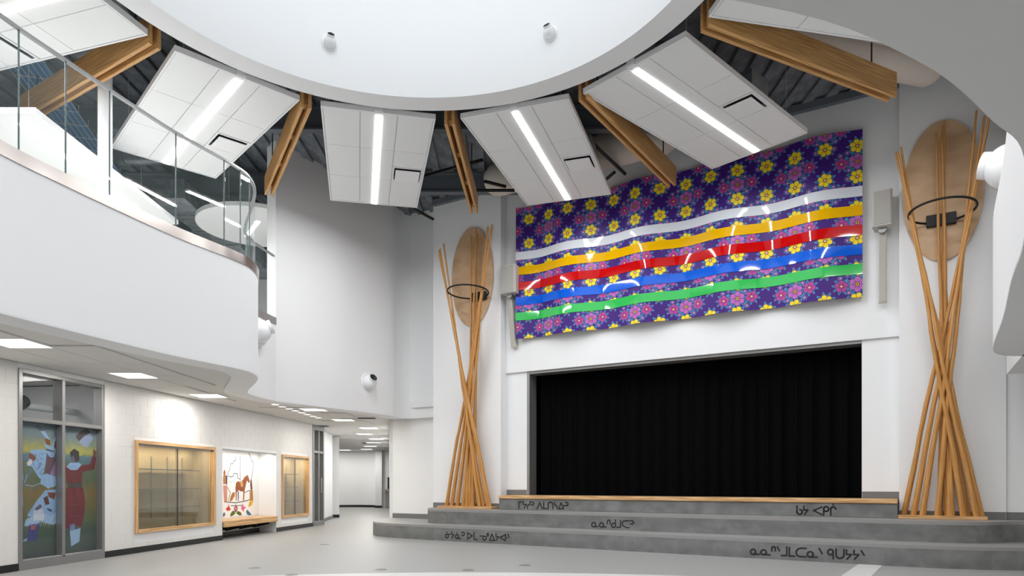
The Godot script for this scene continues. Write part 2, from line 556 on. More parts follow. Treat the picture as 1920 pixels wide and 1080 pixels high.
# ---------- repeated kinds ----------
const CR0 := 3.48
const CR1 := 6.67
func make_cloud():
	var rm = (CR0 + CR1) / 2
	var hl = (CR1 - CR0) / 2
	var hw = 0.785
	var c = P(CX, HC, CD + rm)
	var o = thing("ceiling_cloud", "", "ceiling panel", c, "ceiling clouds round the drum")
	var bx = func(mb, x0, x1, z0, z1, y0, y1, bev):
		mb.obox(c + Vector3((x0 + x1) / 2, (y0 + y1) / 2, -(z0 + z1) / 2) * S, Vector3((x1 - x0) / 2 * S, 0, 0), Vector3(0, (y1 - y0) / 2 * S, 0), Vector3(0, 0, (z1 - z0) / 2 * S), bev)
	var fr = MB.new()
	bx.call(fr, -hw, -hw + 0.025, -hl, hl, 0, 0.075, 0.004)
	bx.call(fr, hw - 0.025, hw, -hl, hl, 0, 0.075, 0.004)
	bx.call(fr, -hw + 0.025, hw - 0.025, -hl, -hl + 0.025, 0, 0.075, 0.004)
	bx.call(fr, -hw + 0.025, hw - 0.025, hl - 0.025, hl, 0, 0.075, 0.004)
	part(fr, "edge_trim", M.white, o)
	var bk = MB.new()
	var rz = (2 * hl - 0.06) / 3
	var nz0 = -hl + 0.03 + rz * 1.52 + 0.028          # hole for the diffuser's neck
	var nz1 = -hl + 0.03 + rz * 2 - 0.034
	for q in [[-hw + 0.02, 0.29, -hl + 0.02, hl - 0.02], [hw - 0.058, hw - 0.02, -hl + 0.02, hl - 0.02], [0.29, hw - 0.058, -hl + 0.02, nz0], [0.29, hw - 0.058, nz1, hl - 0.02]]:
		bx.call(bk, q[0], q[1], q[2], q[3], 0.02, 0.07, 0.0)
	part(bk, "grid_back", M.tbar, o)
	var cols = [[-hw + 0.03, -0.262], [-0.254, -0.056], [0.056, 0.254], [0.262, hw - 0.03]]
	var rl = (2 * hl - 0.06) / 3
	for r in 3:
		for k in 4:
			var z0 = -hl + 0.03 + rl * r + 0.004
			var z1 = -hl + 0.03 + rl * (r + 1) - 0.004
			if r == 1 and k == 3: z1 = z0 + rl * 0.5
			var tb = MB.new()
			bx.call(tb, cols[k][0], cols[k][1], z0, z1, 0.006, 0.021, 0.003)
			part(tb, "ceiling_tile", M.tile, o)
	# plaque diffuser
	var dz0 = -hl + 0.03 + rl * 1.52
	var dz1 = -hl + 0.03 + rl * 2 - 0.006
	var df = thing_part("air_diffuser", o)
	var m1 = MB.new()
	for q in [[0.262, 0.292, dz0, dz1], [hw - 0.06, hw - 0.03, dz0, dz1], [0.292, hw - 0.06, dz0, dz0 + 0.03], [0.292, hw - 0.06, dz1 - 0.03, dz1]]:
		bx.call(m1, q[0], q[1], q[2], q[3], 0.004, 0.019, 0.002)
	part(m1, "diffuser_frame", M.white, df)
	var m2 = MB.new()
	for q in [[0.285, 0.29, nz0, nz1], [hw - 0.058, hw - 0.053, nz0, nz1], [0.285, hw - 0.053, nz0 - 0.005, nz0], [0.285, hw - 0.053, nz1, nz1 + 0.005]]:
		bx.call(m2, q[0], q[1], q[2], q[3], 0.071, 0.34, 0.0)
	bx.call(m2, 0.285, hw - 0.053, nz0 - 0.005, nz1 + 0.005, 0.34, 0.35, 0.0)
	part(m2, "diffuser_neck", M.duct, df)
	var m3 = MB.new()
	bx.call(m3, 0.312, hw - 0.079, dz0 + 0.052, dz1 - 0.052, -0.022, -0.014, 0.003)
	part(m3, "diffuser_plate", M.white, df)
	var ls_ = MB.new()
	bx.call(ls_, -0.046, 0.046, -hl + 0.10, hl - 0.028, -0.010, 0.018, 0.003)
	var st = part(ls_, "light_strip", M.strip, o)
	area(st, c + Vector3(0, -0.018, -0.03) * S, Vector3.RIGHT, Vector3.DOWN, 0.09 * S, (2 * hl - 0.14) * S, STRIP_E, Color(0.985, 0.992, 1.0))
	var tb2 = MB.new()
	bx.call(tb2, -0.06, 0.06, -hl - 0.02, -hl - 0.002, 0.01, 0.13, 0.003)
	part(tb2, "hanger_bracket", M.white, o)
	for sx in [-0.6, 0.6]:
		for sz in [-1.3, 1.3]:
			var wr = MB.new()
			wr.tube([c + Vector3(sx, 0.07, sz) * S, c + Vector3(sx, 1.05, sz) * S], [0.004, 0.004], 5)
			part(wr, "hanger_wire", M.wire, o)
	return o
func thing_part(called, parent):
	var o = Node3D.new()
	o.name = called
	parent.add_child(o, true)
	org[o] = org[parent]
	return o
func make_beam():
	var r0 = 3.61
	var r1 = 6.82
	var c = P(CX, 5.10, CD + (r0 + r1) / 2)
	var o = thing("timber_beam", "", "beam", c, "radiating timber beams")
	for s in [-1, 1]:
		var mb = MB.new()
		mb.obox(c + Vector3(0.052 * s, 0.165, 0) * S, Vector3(0.022 * S, 0, 0), Vector3(0, 0.165 * S, 0), Vector3(0, 0, (r1 - r0) / 2 * S), 0.006)
		part(mb, "plank", M.beam, o)
	for z in [-1.45, -0.5, 0.5, 1.45]:
		var mb = MB.new()
		mb.obox(c + Vector3(0, 0.19, z) * S, Vector3(0.030 * S, 0, 0), Vector3(0, 0.10 * S, 0), Vector3(0, 0, 0.07 * S), 0.004)
		part(mb, "spacer_block", M.beam, o)
	for z in [-1.2, 1.2]:
		var rod = MB.new()
		rod.tube([c + Vector3(0, 0.2, z) * S, c + Vector3(0, 1.12, z) * S], [0.012, 0.012], 6)
		part(rod, "hanger_rod", M.pipe, o)
	return o
func ring_place(o, az, r, h):
	o.position = P(CX + r * sin(az), h, CD + r * cos(az))
	o.rotation.y = -az
func nozzle(c, dir_wall, aim, r, label):
	# round jet diffuser: flange on the wall, ball, short spout with a dark mouth. dir_wall points into the room
	var o = thing("jet_diffuser", label, "air diffuser", c, "")
	var fl = MB.new()
	fl.lathe(c, dir_wall, [[0.0, 0.0], [r * 1.28, 0.0], [r * 1.28, r * 0.10], [r * 1.15, r * 0.20], [r * 0.95, r * 0.22], [0.0, r * 0.22]])
	part(fl, "flange", M.gloss, o)
	var b = c + dir_wall * r * 0.45
	var ball = MB.new()
	var pr = []
	for i in 15:
		var a = -1.2 + (1.2 + 0.96) * i / 14.0
		pr.append([r * cos(a), r * sin(a)])
	aim = aim.normalized()
	ball.lathe(b, aim, pr)
	part(ball, "ball", M.gloss, o)
	var sp = MB.new()
	sp.lathe(b, aim, [[r * 0.58, r * 0.80], [r * 0.61, r * 0.85], [r * 0.60, r * 1.12], [r * 0.54, r * 1.12]])
	part(sp, "spout", M.gloss, o)
	# open bore running back through the ball
	var mo = MB.new()
	mo.lathe(b, aim, [[r * 0.54, r * 1.12], [r * 0.50, r * 0.6], [r * 0.46, -r * 0.55], [0.0, -r * 0.55]], 28)
	part(mo, "bore", M.duct, o)
	return o
func strokes(parent, crop, glyphs, vf, wd):
	# engraved signs traced from the photograph onto a riser: one part per sign
	for g in glyphs:
		var mb = MB.new()
		for line in g:
			var pts = []
			for c in line:
				var px = crop[0] + c[0] / crop[2]
				var py = crop[1] + c[1] / crop[2]
				var v = vf.call(3.0)
				for i in 5: v = vf.call(wu(px, v))
				pts.append(wpx(px, py, v))
			for i in pts.size() - 1:
				var d = pts[i + 1] - pts[i]
				var nn = VX
				var sd = d.cross(nn).normalized()
				mb.obox((pts[i] + pts[i + 1]) / 2 + nn * 0.001, d / 2 + d.normalized() * wd * 0.5, sd * wd * 0.5, nn * 0.003, 0.001)
		part(mb, "engraved_letter", M.engraved, parent)
func arc(cx, cy, rx, ry, a0, a1, m = 8):
	var r = []
	for i in m + 1:
		var a = deg_to_rad(a0 + (a1 - a0) * i / m)
		r.append([cx + rx * cos(a), cy - ry * sin(a)])
	return r
func sculpture(uc, sd, label, plabel, wb = 1.0, wt = 1.0, ou = 0.02, bo = 0.0, to = 0.0):
	var c = W(uc, -0.17, -0.52)
	var o = thing("pole_sculpture", label, "sculpture", c, "")
	var bd = MB.new()
	bd.obox(W(uc + bo, -0.17, -0.495), UX * (0.555 * wb - 0.03 * (wb - 1.0)) * S, UP * 0.025 * S, VX * 0.17 * S, 0.006)
	part(bd, "base_board", M.maple, o)
	rng.seed = sd
	# foot and tip along the wall, and the tip's height
	var prs = [[-0.49, 0.58, 5.20], [-0.37, 0.55, 5.22], [-0.23, 0.50, 5.10], [-0.07, 0.42, 5.18], [0.0, 0.05, 5.25], [0.09, 0.02, 5.28], [0.13, 0.0, 4.98], [0.05, -0.08, 5.18], [0.28, -0.50, 5.0], [0.32, -0.54, 4.82], [0.43, -0.55, 4.86], [0.48, -0.58, 4.84]]
	for q in prs:
		var jit = rng.randf_range(-0.02, 0.02)
		var b = q[0] * wb + bo + jit
		var side = q[1] / 0.5
		var vt = -0.16 + 0.40 * min(1.0, abs(side)) + rng.randf_range(-0.06, 0.06)
		var t = q[1] * wt + to + rng.randf_range(-0.015, 0.015)
		var ht = q[2] + rng.randf_range(-0.08, 0.08)
		var vb = -0.17 + rng.randf_range(-0.09, 0.09)
		var p0 = W(uc + b, vb, -0.47)
		var p1 = W(uc + t, vt, ht)
		var pts = []
		var rads = []
		var ph = rng.randf() * 6.0
		for i in 25:
			var k = i / 24.0
			var wob = UX * sin(k * 11.0 + ph) * 0.018 + VX * cos(k * 9.0 + ph * 2.0) * 0.018 + UX * rng.randf_range(-0.007, 0.007)
			pts.append(p0.lerp(p1, k) + wob * sin(PI * min(1.0, k * 1.2)))
			rads.append(lerp(0.050, 0.018, pow(k, 0.8)) * (1.0 + rng.randf_range(-0.07, 0.07)))
		var mb = MB.new()
		mb.tube(pts, rads, 9)
		part(mb, "pole", M.pole, o)
	var ov = MB.new()
	ov.prism(circle(0, 0, 0.52, 1.05, 48), W(uc + ou, -0.335, 4.38), UX * S, UP * S, VX * 0.03 * S)
	tag(part(ov, "oval_panel", M.ply, o), plabel, "")
	var hp = []
	var hr = []
	for i in 37:
		var a = TAU * i / 36.0
		hp.append(W(uc + to + 0.42 * cos(a), 0.12 + 0.42 * sin(a), 3.93 + 0.03 * sin(a)))
		hr.append(0.020)
	var ho = MB.new()
	ho.tube(hp, hr, 8, false)
	part(ho, "hoop", M.steel_black, o)
	var br = MB.new()
	br.obox(W(uc + to, -0.27, 3.93), UX * 0.19 * S, UP * 0.085 * S, VX * 0.035 * S, 0.006)
	part(br, "hoop_bracket", M.steel_black, o)
	return o
func loudspeaker(px0, px1, py0, py1, bar0, bar1, barpy, lean, label):
	var v0 = -0.55
	var u0 = wu(px0, v0 + 0.3)
	var u1 = wu(px1, v0 + 0.3)
	var a = wpx((px0 + px1) / 2.0, py1, v0 + 0.2)
	var top = wpx((px0 + px1) / 2.0, py0, v0 + 0.2)
	var hh = (top.y - a.y) / 2
	var c = (a + top) / 2
	var w = (u1 - u0) / 2 * S
	var o = thing("loudspeaker", label, "speaker", a, "")
	var body = MB.new()
	var hd = 0.15 * S
	body.prism([Vector2(-w * 0.8, -hd), Vector2(w * 0.8, -hd), Vector2(w, hd * 0.7), Vector2(w * 0.85, hd), Vector2(-w * 0.85, hd), Vector2(-w, hd * 0.7)], c - UP * hh, UX, VX, UP * hh * 2, false)
	part(body, "cabinet", M.speaker, o)
	var gr = MB.new()
	gr.obox(c + VX * (hd + 0.004), UX * w * 0.8, UP * hh * 0.93, VX * 0.006, 0.004)
	part(gr, "grille", mat(Color(0.70, 0.69, 0.67), 0.8), o)
	var pv = MB.new()
	pv.lathe(a - UP * 0.03 - VX * 0.02, VX, [[0, 0], [0.07, 0], [0.07, 0.08], [0, 0.08]], 18)
	part(pv, "pivot", M.alu, o)
	var yk = MB.new()
	yk.obox(a - UP * 0.05 - VX * 0.12 * S, UX * 0.03, UP * 0.03, VX * 0.12 * S, 0.004)
	part(yk, "wall_arm", M.alu, o)
	var b0 = wpx(bar0, barpy[0], v0 + 0.12)
	var b1 = wpx(bar1, barpy[1], v0 + 0.12 + lean)
	var d = (b0 - b1)
	var sdv = d.normalized().cross(UX).normalized()
	var bo = thing("column_loudspeaker", label.replace("box", "slim column").replace("boxy", "slim").replace("above", "below"), "speaker", b1, "")
	var bm = MB.new()
	bm.obox((b0 + b1) / 2, d / 2, UX * 0.068, sdv * 0.05, 0.010)
	part(bm, "cabinet", M.speaker, bo)
	var bg = MB.new()
	var fs = sdv if sdv.dot(VX) > 0 else -sdv
	bg.obox((b0 + b1) / 2 + fs * 0.052, d / 2 * 0.97, UX * 0.055, fs * 0.004, 0.002)
	part(bg, "grille", mat(Color(0.72, 0.71, 0.68), 0.8), bo)
	for k in [0.2, 0.8]:
		var mk = MB.new()
		var q = b1.lerp(b0, k) - fs * 0.10
		mk.obox(q, UX * 0.02, UP * 0.03, fs * 0.06, 0.003)
		part(mk, "wall_bracket", M.alu, bo)
func display_case(s0, s1, h0, h1, label):
	var dep = 0.42
	var o = thing("display_case", label, "display case", L((s0 + s1) / 2, 0, h0), "")
	var bxl = func(mb, a0, a1, v0, v1, b0, b1, bev = 0.004):
		mb.obox(L((a0 + a1) / 2, (v0 + v1) / 2, (b0 + b1) / 2), SX * (a1 - a0) / 2 * S, SN * (v1 - v0) / 2 * S, UP * (b1 - b0) / 2 * S, bev)
	var fw = 0.055
	for q in [[s0, s0 + fw, h0, h1], [s1 - fw, s1, h0, h1], [s0 + fw, s1 - fw, h1 - fw, h1], [s0 + fw, s1 - fw, h0, h0 + fw]]:
		var mb = MB.new()
		bxl.call(mb, q[0], q[1], -0.06, 0.035, q[2], q[3])
		part(mb, "frame_rail", M.maple, o)
	var bk = MB.new()
	bxl.call(bk, s0, s1, -dep - 0.02, -dep, h0, h1, 0.001)
	part(bk, "back_panel", M.case_back, o)
	for q in [[s0, s0 + 0.02, h0, h1], [s1 - 0.02, s1, h0, h1], [s0 + 0.02, s1 - 0.02, h1 - 0.02, h1], [s0 + 0.02, s1 - 0.02, h0, h0 + 0.02]]:
		var mb = MB.new()
		bxl.call(mb, q[0], q[1], -dep, -0.065, q[2], q[3], 0.001)
		part(mb, "side_panel", M.case_back, o)
	var tr = MB.new()
	bxl.call(tr, s0 + fw, s1 - fw, -0.05, -0.005, h1 - fw - 0.03, h1 - fw)
	part(tr, "door_track", M.alu, o)
	var sm = (s0 + s1) / 2
	var i = 0
	for q in [[s0 + fw, sm + 0.03], [sm - 0.03, s1 - fw]]:
		var mb = MB.new()
		bxl.call(mb, q[0], q[1], -0.024 - 0.014 * i, -0.019 - 0.014 * i, h0 + fw, h1 - fw - 0.032, 0.001)
		part(mb, "glass_door", M.case_glass, o)
		i += 1
	var ed = MB.new()
	bxl.call(ed, sm - 0.008, sm + 0.008, -0.016, -0.008, h0 + fw, h1 - fw - 0.03, 0.001)
	part(ed, "door_edge_strip", M.dark, o)
	for k in 3:
		var hh = h0 + fw + (h1 - h0 - 2 * fw) * [0.23, 0.47, 0.71][k]
		var mb = MB.new()
		bxl.call(mb, s0 + 0.06, s1 - 0.30, -dep + 0.03, -0.12, hh - 0.009, hh + 0.009, 0.001)
		part(mb, "glass_shelf", M.shelf, o)
	for k in 5:
		var ss = s0 + 0.12 + (s1 - s0 - 0.5) * k / 4.0
		var mb = MB.new()
		bxl.call(mb, ss - 0.012, ss + 0.012, -dep, -dep + 0.012, h0 + 0.18, h1 - 0.22, 0.002)
		part(mb, "shelf_standard", M.alu, o)
	var lt = MB.new()
	bxl.call(lt, s0 + 0.15, s1 - 0.15, -0.20, -0.17, h1 - 0.035, h1 - 0.021, 0.002)
	var lp = part(lt, "light_strip", M.warm, o)
	area(lp, L(sm, -0.185, h1 - 0.045), SX, Vector3.DOWN, (s1 - s0 - 0.3) * S, 0.035, CASE_E, Color(1.0, 0.92, 0.78))
	return o

var path_full = []
var path_rail = []
var path_wall = []
const STRIP_E := 8.8
const TROFFER_E := 3.0
const SKY_E := 9.0
const CASE_E := 1.6
const NICHE_E := 0.95
const EXPOSURE := 1.20

func _ready():
	# camera
	var cam = Camera3D.new()
	cam.name = "camera"
	add_child(cam)
	cam.position = P(0, 0, 0)
	cam.set_frustum(0.1 * 1080.0 / F, Vector2(0, 0.1 * 367.0 / F), 0.1, 200.0)
	cam.current = true
	# surroundings: a closed room, so next to nothing comes from outside
	var we = WorldEnvironment.new()
	we.name = "environment"
	var en = Environment.new()
	en.background_mode = Environment.BG_COLOR
	en.background_color = Color(0.75, 0.8, 0.85)
	en.tonemap_mode = Environment.TONE_MAPPER_LINEAR
	en.tonemap_exposure = EXPOSURE
	en.sdfgi_enabled = true
	en.ssao_enabled = true
	en.ssil_enabled = true
	we.environment = en
	add_child(we)
	make_materials()
	M.warm = glow(Color(1.0, 0.88, 0.66), 2.0)
	build_paths()
	build_shell()
	build_drum()
	build_corridor()
	build_stage()
	build_balcony()
	build_clouds()
	build_mural()
	build_upper_floor()
	build_small()

func build_paths():
	var a = vec2([[7.3, 8.0], [6.02, 8.03], [5.62, 7.9], [5.25, 7.45], [4.45, 6.19], [3.66, 5.0], [3.17, 4.23], [2.37, 3.16], [1.98, 2.82], [1.43, 2.42], [0.69, 2.12], [-1.0, 1.85], [-2.5, 2.1], [-3.7, 2.8], [-4.4, 3.8], [-4.6, 5.0], [-4.5, 6.0], [-4.36, 6.6], [-4.2, 7.2], [-3.97, 7.97], [-3.75, 8.5], [-3.6, 8.85], [-3.52, 9.2], [-3.6, 9.68], [-3.87, 10.27], [-4.2, 10.9], [-4.37, 11.3], [-4.4, 11.7], [-4.3, 12.43]])
	path_full = spline(a, 6)
	path_rail = []
	for p in path_full:
		if p.x < -2.0 and p.y > 3.4: path_rail.append(p)
	path_wall = spline(vec2([[-4.3, 12.43], [-4.07, 12.8], [-3.66, 13.43], [-3.38, 13.86], [-2.72, 15.0], [-2.60, 15.45], [-2.44, 15.72], [-2.2, 15.75], [-1.5, 15.34]]), 6)

func room_box(called, x0, x1, d0, d1, h0, h1, m, label):
	var mb = MB.new()
	mb.obox(P((x0 + x1) / 2, (h0 + h1) / 2, (d0 + d1) / 2), Vector3((x1 - x0) / 2 * S, 0, 0), Vector3(0, (h1 - h0) / 2 * S, 0), Vector3(0, 0, (d1 - d0) / 2 * S), 0.002)
	return struct(mb, called, m, label, "wall")

func build_shell():
	# floor with inlaid bands
	var fl = thing("floor", "grey sheet floor of the atrium and corridor", "floor", P(0, -E, 8), "", "structure")
	var mb = MB.new()
	mb.obox(P(-2.5, -E - 0.1, 14), Vector3(12 * S, 0, 0), Vector3(0, 0.1 * S, 0), Vector3(0, 0, 20.5 * S), 0.002)
	part(mb, "floor_sheet", M.floor, fl)
	var bd = MB.new()
	bd.prism(strip(circle(-0.5, -2.0, 10.46, 10.46, 60, PI * 0.30, PI * 0.72), 0.0, 0.9), P(0, -E, 0), EX, ED, UP * 0.002)
	part(bd, "inlaid_band", M.floor_light, fl)
	var s2 = MB.new()
	s2.prism(vec2([[3.60, 7.66], [4.78, 9.40], [5.02, 9.24], [3.86, 7.50]]), P(0, -E, 0), EX, ED, UP * 0.0022)
	part(s2, "inlaid_band", M.floor_light, fl)
	# outer walls
	room_box("wall_back", -14.3, 9.3, -6.3, -6.0, -E, 6.4, M.white, "white wall behind the viewpoint")
	room_box("wall_west", -14.3, -14.0, -6, 34, -E, 6.4, M.white, "white outer wall beyond the upper floor")
	room_box("wall_east", 9.0, 9.3, -6, 34, -E, 6.4, M.white, "white outer wall beyond the stage side")
	room_box("wall_north", -14.3, 9.3, 34.0, 34.3, -E, 6.4, M.white, "white outer wall beyond the corridor end")
	# steel roof deck with a round hole for the drum
	var dk = thing("ceiling", "dark corrugated steel roof deck above the clouds", "ceiling", P(CX, 6.25, CD), "", "structure")
	var dm = MB.new()
	var R = 3.36
	var out = [Vector2(-14.3, -6.3), Vector2(9.3, -6.3), Vector2(9.3, 34.3), Vector2(-14.3, 34.3)]
	# two halves, so that the hole needs no bridge
	for sgn in [-1, 1]:
		var poly = []
		for i in 25:
			var a = PI / 2 + sgn * PI * i / 24.0
			poly.append(Vector2(CX + R * cos(a), CD + R * sin(a)))
		poly.append(Vector2(CX, -6.3))
		var xs = -14.3 if sgn > 0 else 9.3
		poly.append(Vector2(xs, -6.3)); poly.append(Vector2(xs, 34.3)); poly.append(Vector2(CX, 34.3))
		dm.prism(poly, P(0, 6.25, 0), EX, ED, UP * 0.25, false)
	part(dm, "deck_sheet", M.deck, dk)
	var rb = MB.new()
	var x = -13.8
	while x < 9.0:
		var segs = [[-5.9, 33.9]]
		if abs(x - CX) < 3.5: segs = [[-5.9, CD - 3.6], [CD + 3.6, 33.9]]
		for s in segs:
			rb.obox(P(x, 6.22, (s[0] + s[1]) / 2), Vector3(0.07 * S, 0, 0), Vector3(0, 0.03 * S, 0), Vector3(0, 0, (s[1] - s[0]) / 2 * S), 0.01)
		x += 0.30
	tag(part(rb, "deck_ribs", M.deck, dk), "", "", "", "stuff")
	for d in [-4.0, -1.0, 1.6, 11.2, 13.6, 16.2, 19.0]:
		var j = MB.new()
		for hh in [[5.80, 0.02], [6.16, 0.02], [5.98, 0.18]]:
			var wd = 0.07 if hh[1] < 0.1 else 0.012
			var xe = 5.8
			if d > 9.5: xe = min(5.8, -0.79 + 0.863 * (14.46 - d) / 0.505 - 0.45)
			j.obox(P((xe - 13.8) / 2, hh[0], d), Vector3((xe + 13.8) / 2 * S, 0, 0), Vector3(0, hh[1] * S, 0), Vector3(0, 0, wd * S), 0.003)
		part(j, "steel_joist", M.joist, dk)

func build_drum():
	var o = thing("ceiling", "white round drum with a flat ring below it", "ceiling", P(CX, HC, CD), "", "structure")
	var c = P(CX, HC, CD)
	var r = MB.new()
	var r0 = 3.03 * S
	var r1 = 3.35 * S
	r.lathe(c, UP, [[r1, 1.1 * S], [r1, 0.0], [r0, 0.0]], 120)
	part(r, "ring_soffit", M.white, o)
	var d = MB.new()
	d.lathe(c, UP, [[r0, 0.0], [r0, 2.9 * S]], 120, -1.0)
	part(d, "drum_wall", M.drum, o)
	var t = MB.new()
	t.lathe(c, UP, [[r1 + 0.1, 2.95 * S], [1.7 * S, 2.95 * S], [1.7 * S, 2.9 * S], [r0, 2.9 * S]], 120)
	part(t, "drum_top", M.drum, o)
	var sk = MB.new()
	sk.lathe(c, UP, [[0.0, 2.95 * S], [1.72 * S, 2.95 * S]], 120)
	var so = part(sk, "skylight", M.sky, o)
	area(so, P(CX, HC + 2.9, CD), Vector3.RIGHT, Vector3.DOWN, 2.9 * S, 2.9 * S, SKY_E, Color(0.97, 0.985, 1.0))
	# two jet diffusers on the drum wall
	for q in [[617.0, 77.0, "small white jet diffuser on the drum, above the tall grey wall"], [1032.0, 60.0, "small white jet diffuser on the drum, above the floral mural"]]:
		var best = 0.0
		var err = 1e9
		for i in 400:
			var az = -1.4 + 2.8 * i / 400.0
			var k = (CX + 3.03 * sin(az)) / (CD + 3.03 * cos(az)) - (q[0] - 960.0) / F
			if abs(k) < err:
				err = abs(k); best = az
		var x = CX + 3.03 * sin(best)
		var dd = CD + 3.03 * cos(best)
		var inn = Vector3(-sin(best), 0, cos(best))
		nozzle(P(x, (907.0 - q[1] - 4.0) / F * dd, dd), inn, inn * 0.75 + UP * 0.55, 0.082 * S, q[2])

func block_wall(o, s0, s1, h0, h1, holes):
	# painted concrete blocks in running bond, cut at the openings
	var bl = 0.336
	var bh = 0.168
	var cache = {}
	var row = 0
	var h = h0
	while h < h1 - 0.01:
		var top = min(h + bh, h1)
		var runs = [[s0, s1]]
		for q in holes:
			if q[2] < top - 0.01 and q[3] > h + 0.01:
				var nr = []
				for r in runs:
					if q[0] > r[0]: nr.append([r[0], min(r[1], q[0])])
					if q[1] < r[1]: nr.append([max(r[0], q[1]), r[1]])
				runs = []
				for r in nr:
					if r[1] - r[0] > 0.012: runs.append(r)
		for r in runs:
			var s = r[0]
			while s < r[1] - 0.001:
				var nx = (floor((s + 0.001 + (bl / 2 if row % 2 == 1 else 0.0)) / bl) + 1.0) * bl - (bl / 2 if row % 2 == 1 else 0.0)
				var e = min(nx, r[1])
				var key = "%.3f_%.3f" % [e - s, top - h]
				if not cache.has(key):
					var mb = MB.new()
					mb.obox(Vector3.ZERO, SX * ((e - s) / 2 * S - 0.0010), SN * 0.05 * S, UP * ((top - h) / 2 * S - 0.0010), 0.0018)
					var ms = mesh_of(mb, Vector3.ZERO)
					ms.surface_set_material(0, M.block)
					cache[key] = ms
				var b = MeshInstance3D.new()
				b.name = "block"
				b.mesh = cache[key]
				o.add_child(b, true)
				b.position = L((s + e) / 2, -0.05, (h + top) / 2) - org[o]
				s = e
		h += bh
		row += 1
func lbox(mb, a0, a1, v0, v1, b0, b1, bev = 0.004):
	mb.obox(L((a0 + a1) / 2, (v0 + v1) / 2, (b0 + b1) / 2), SX * (a1 - a0) / 2 * S, SN * (v1 - v0) / 2 * S, UP * (b1 - b0) / 2 * S, bev)
	return mb

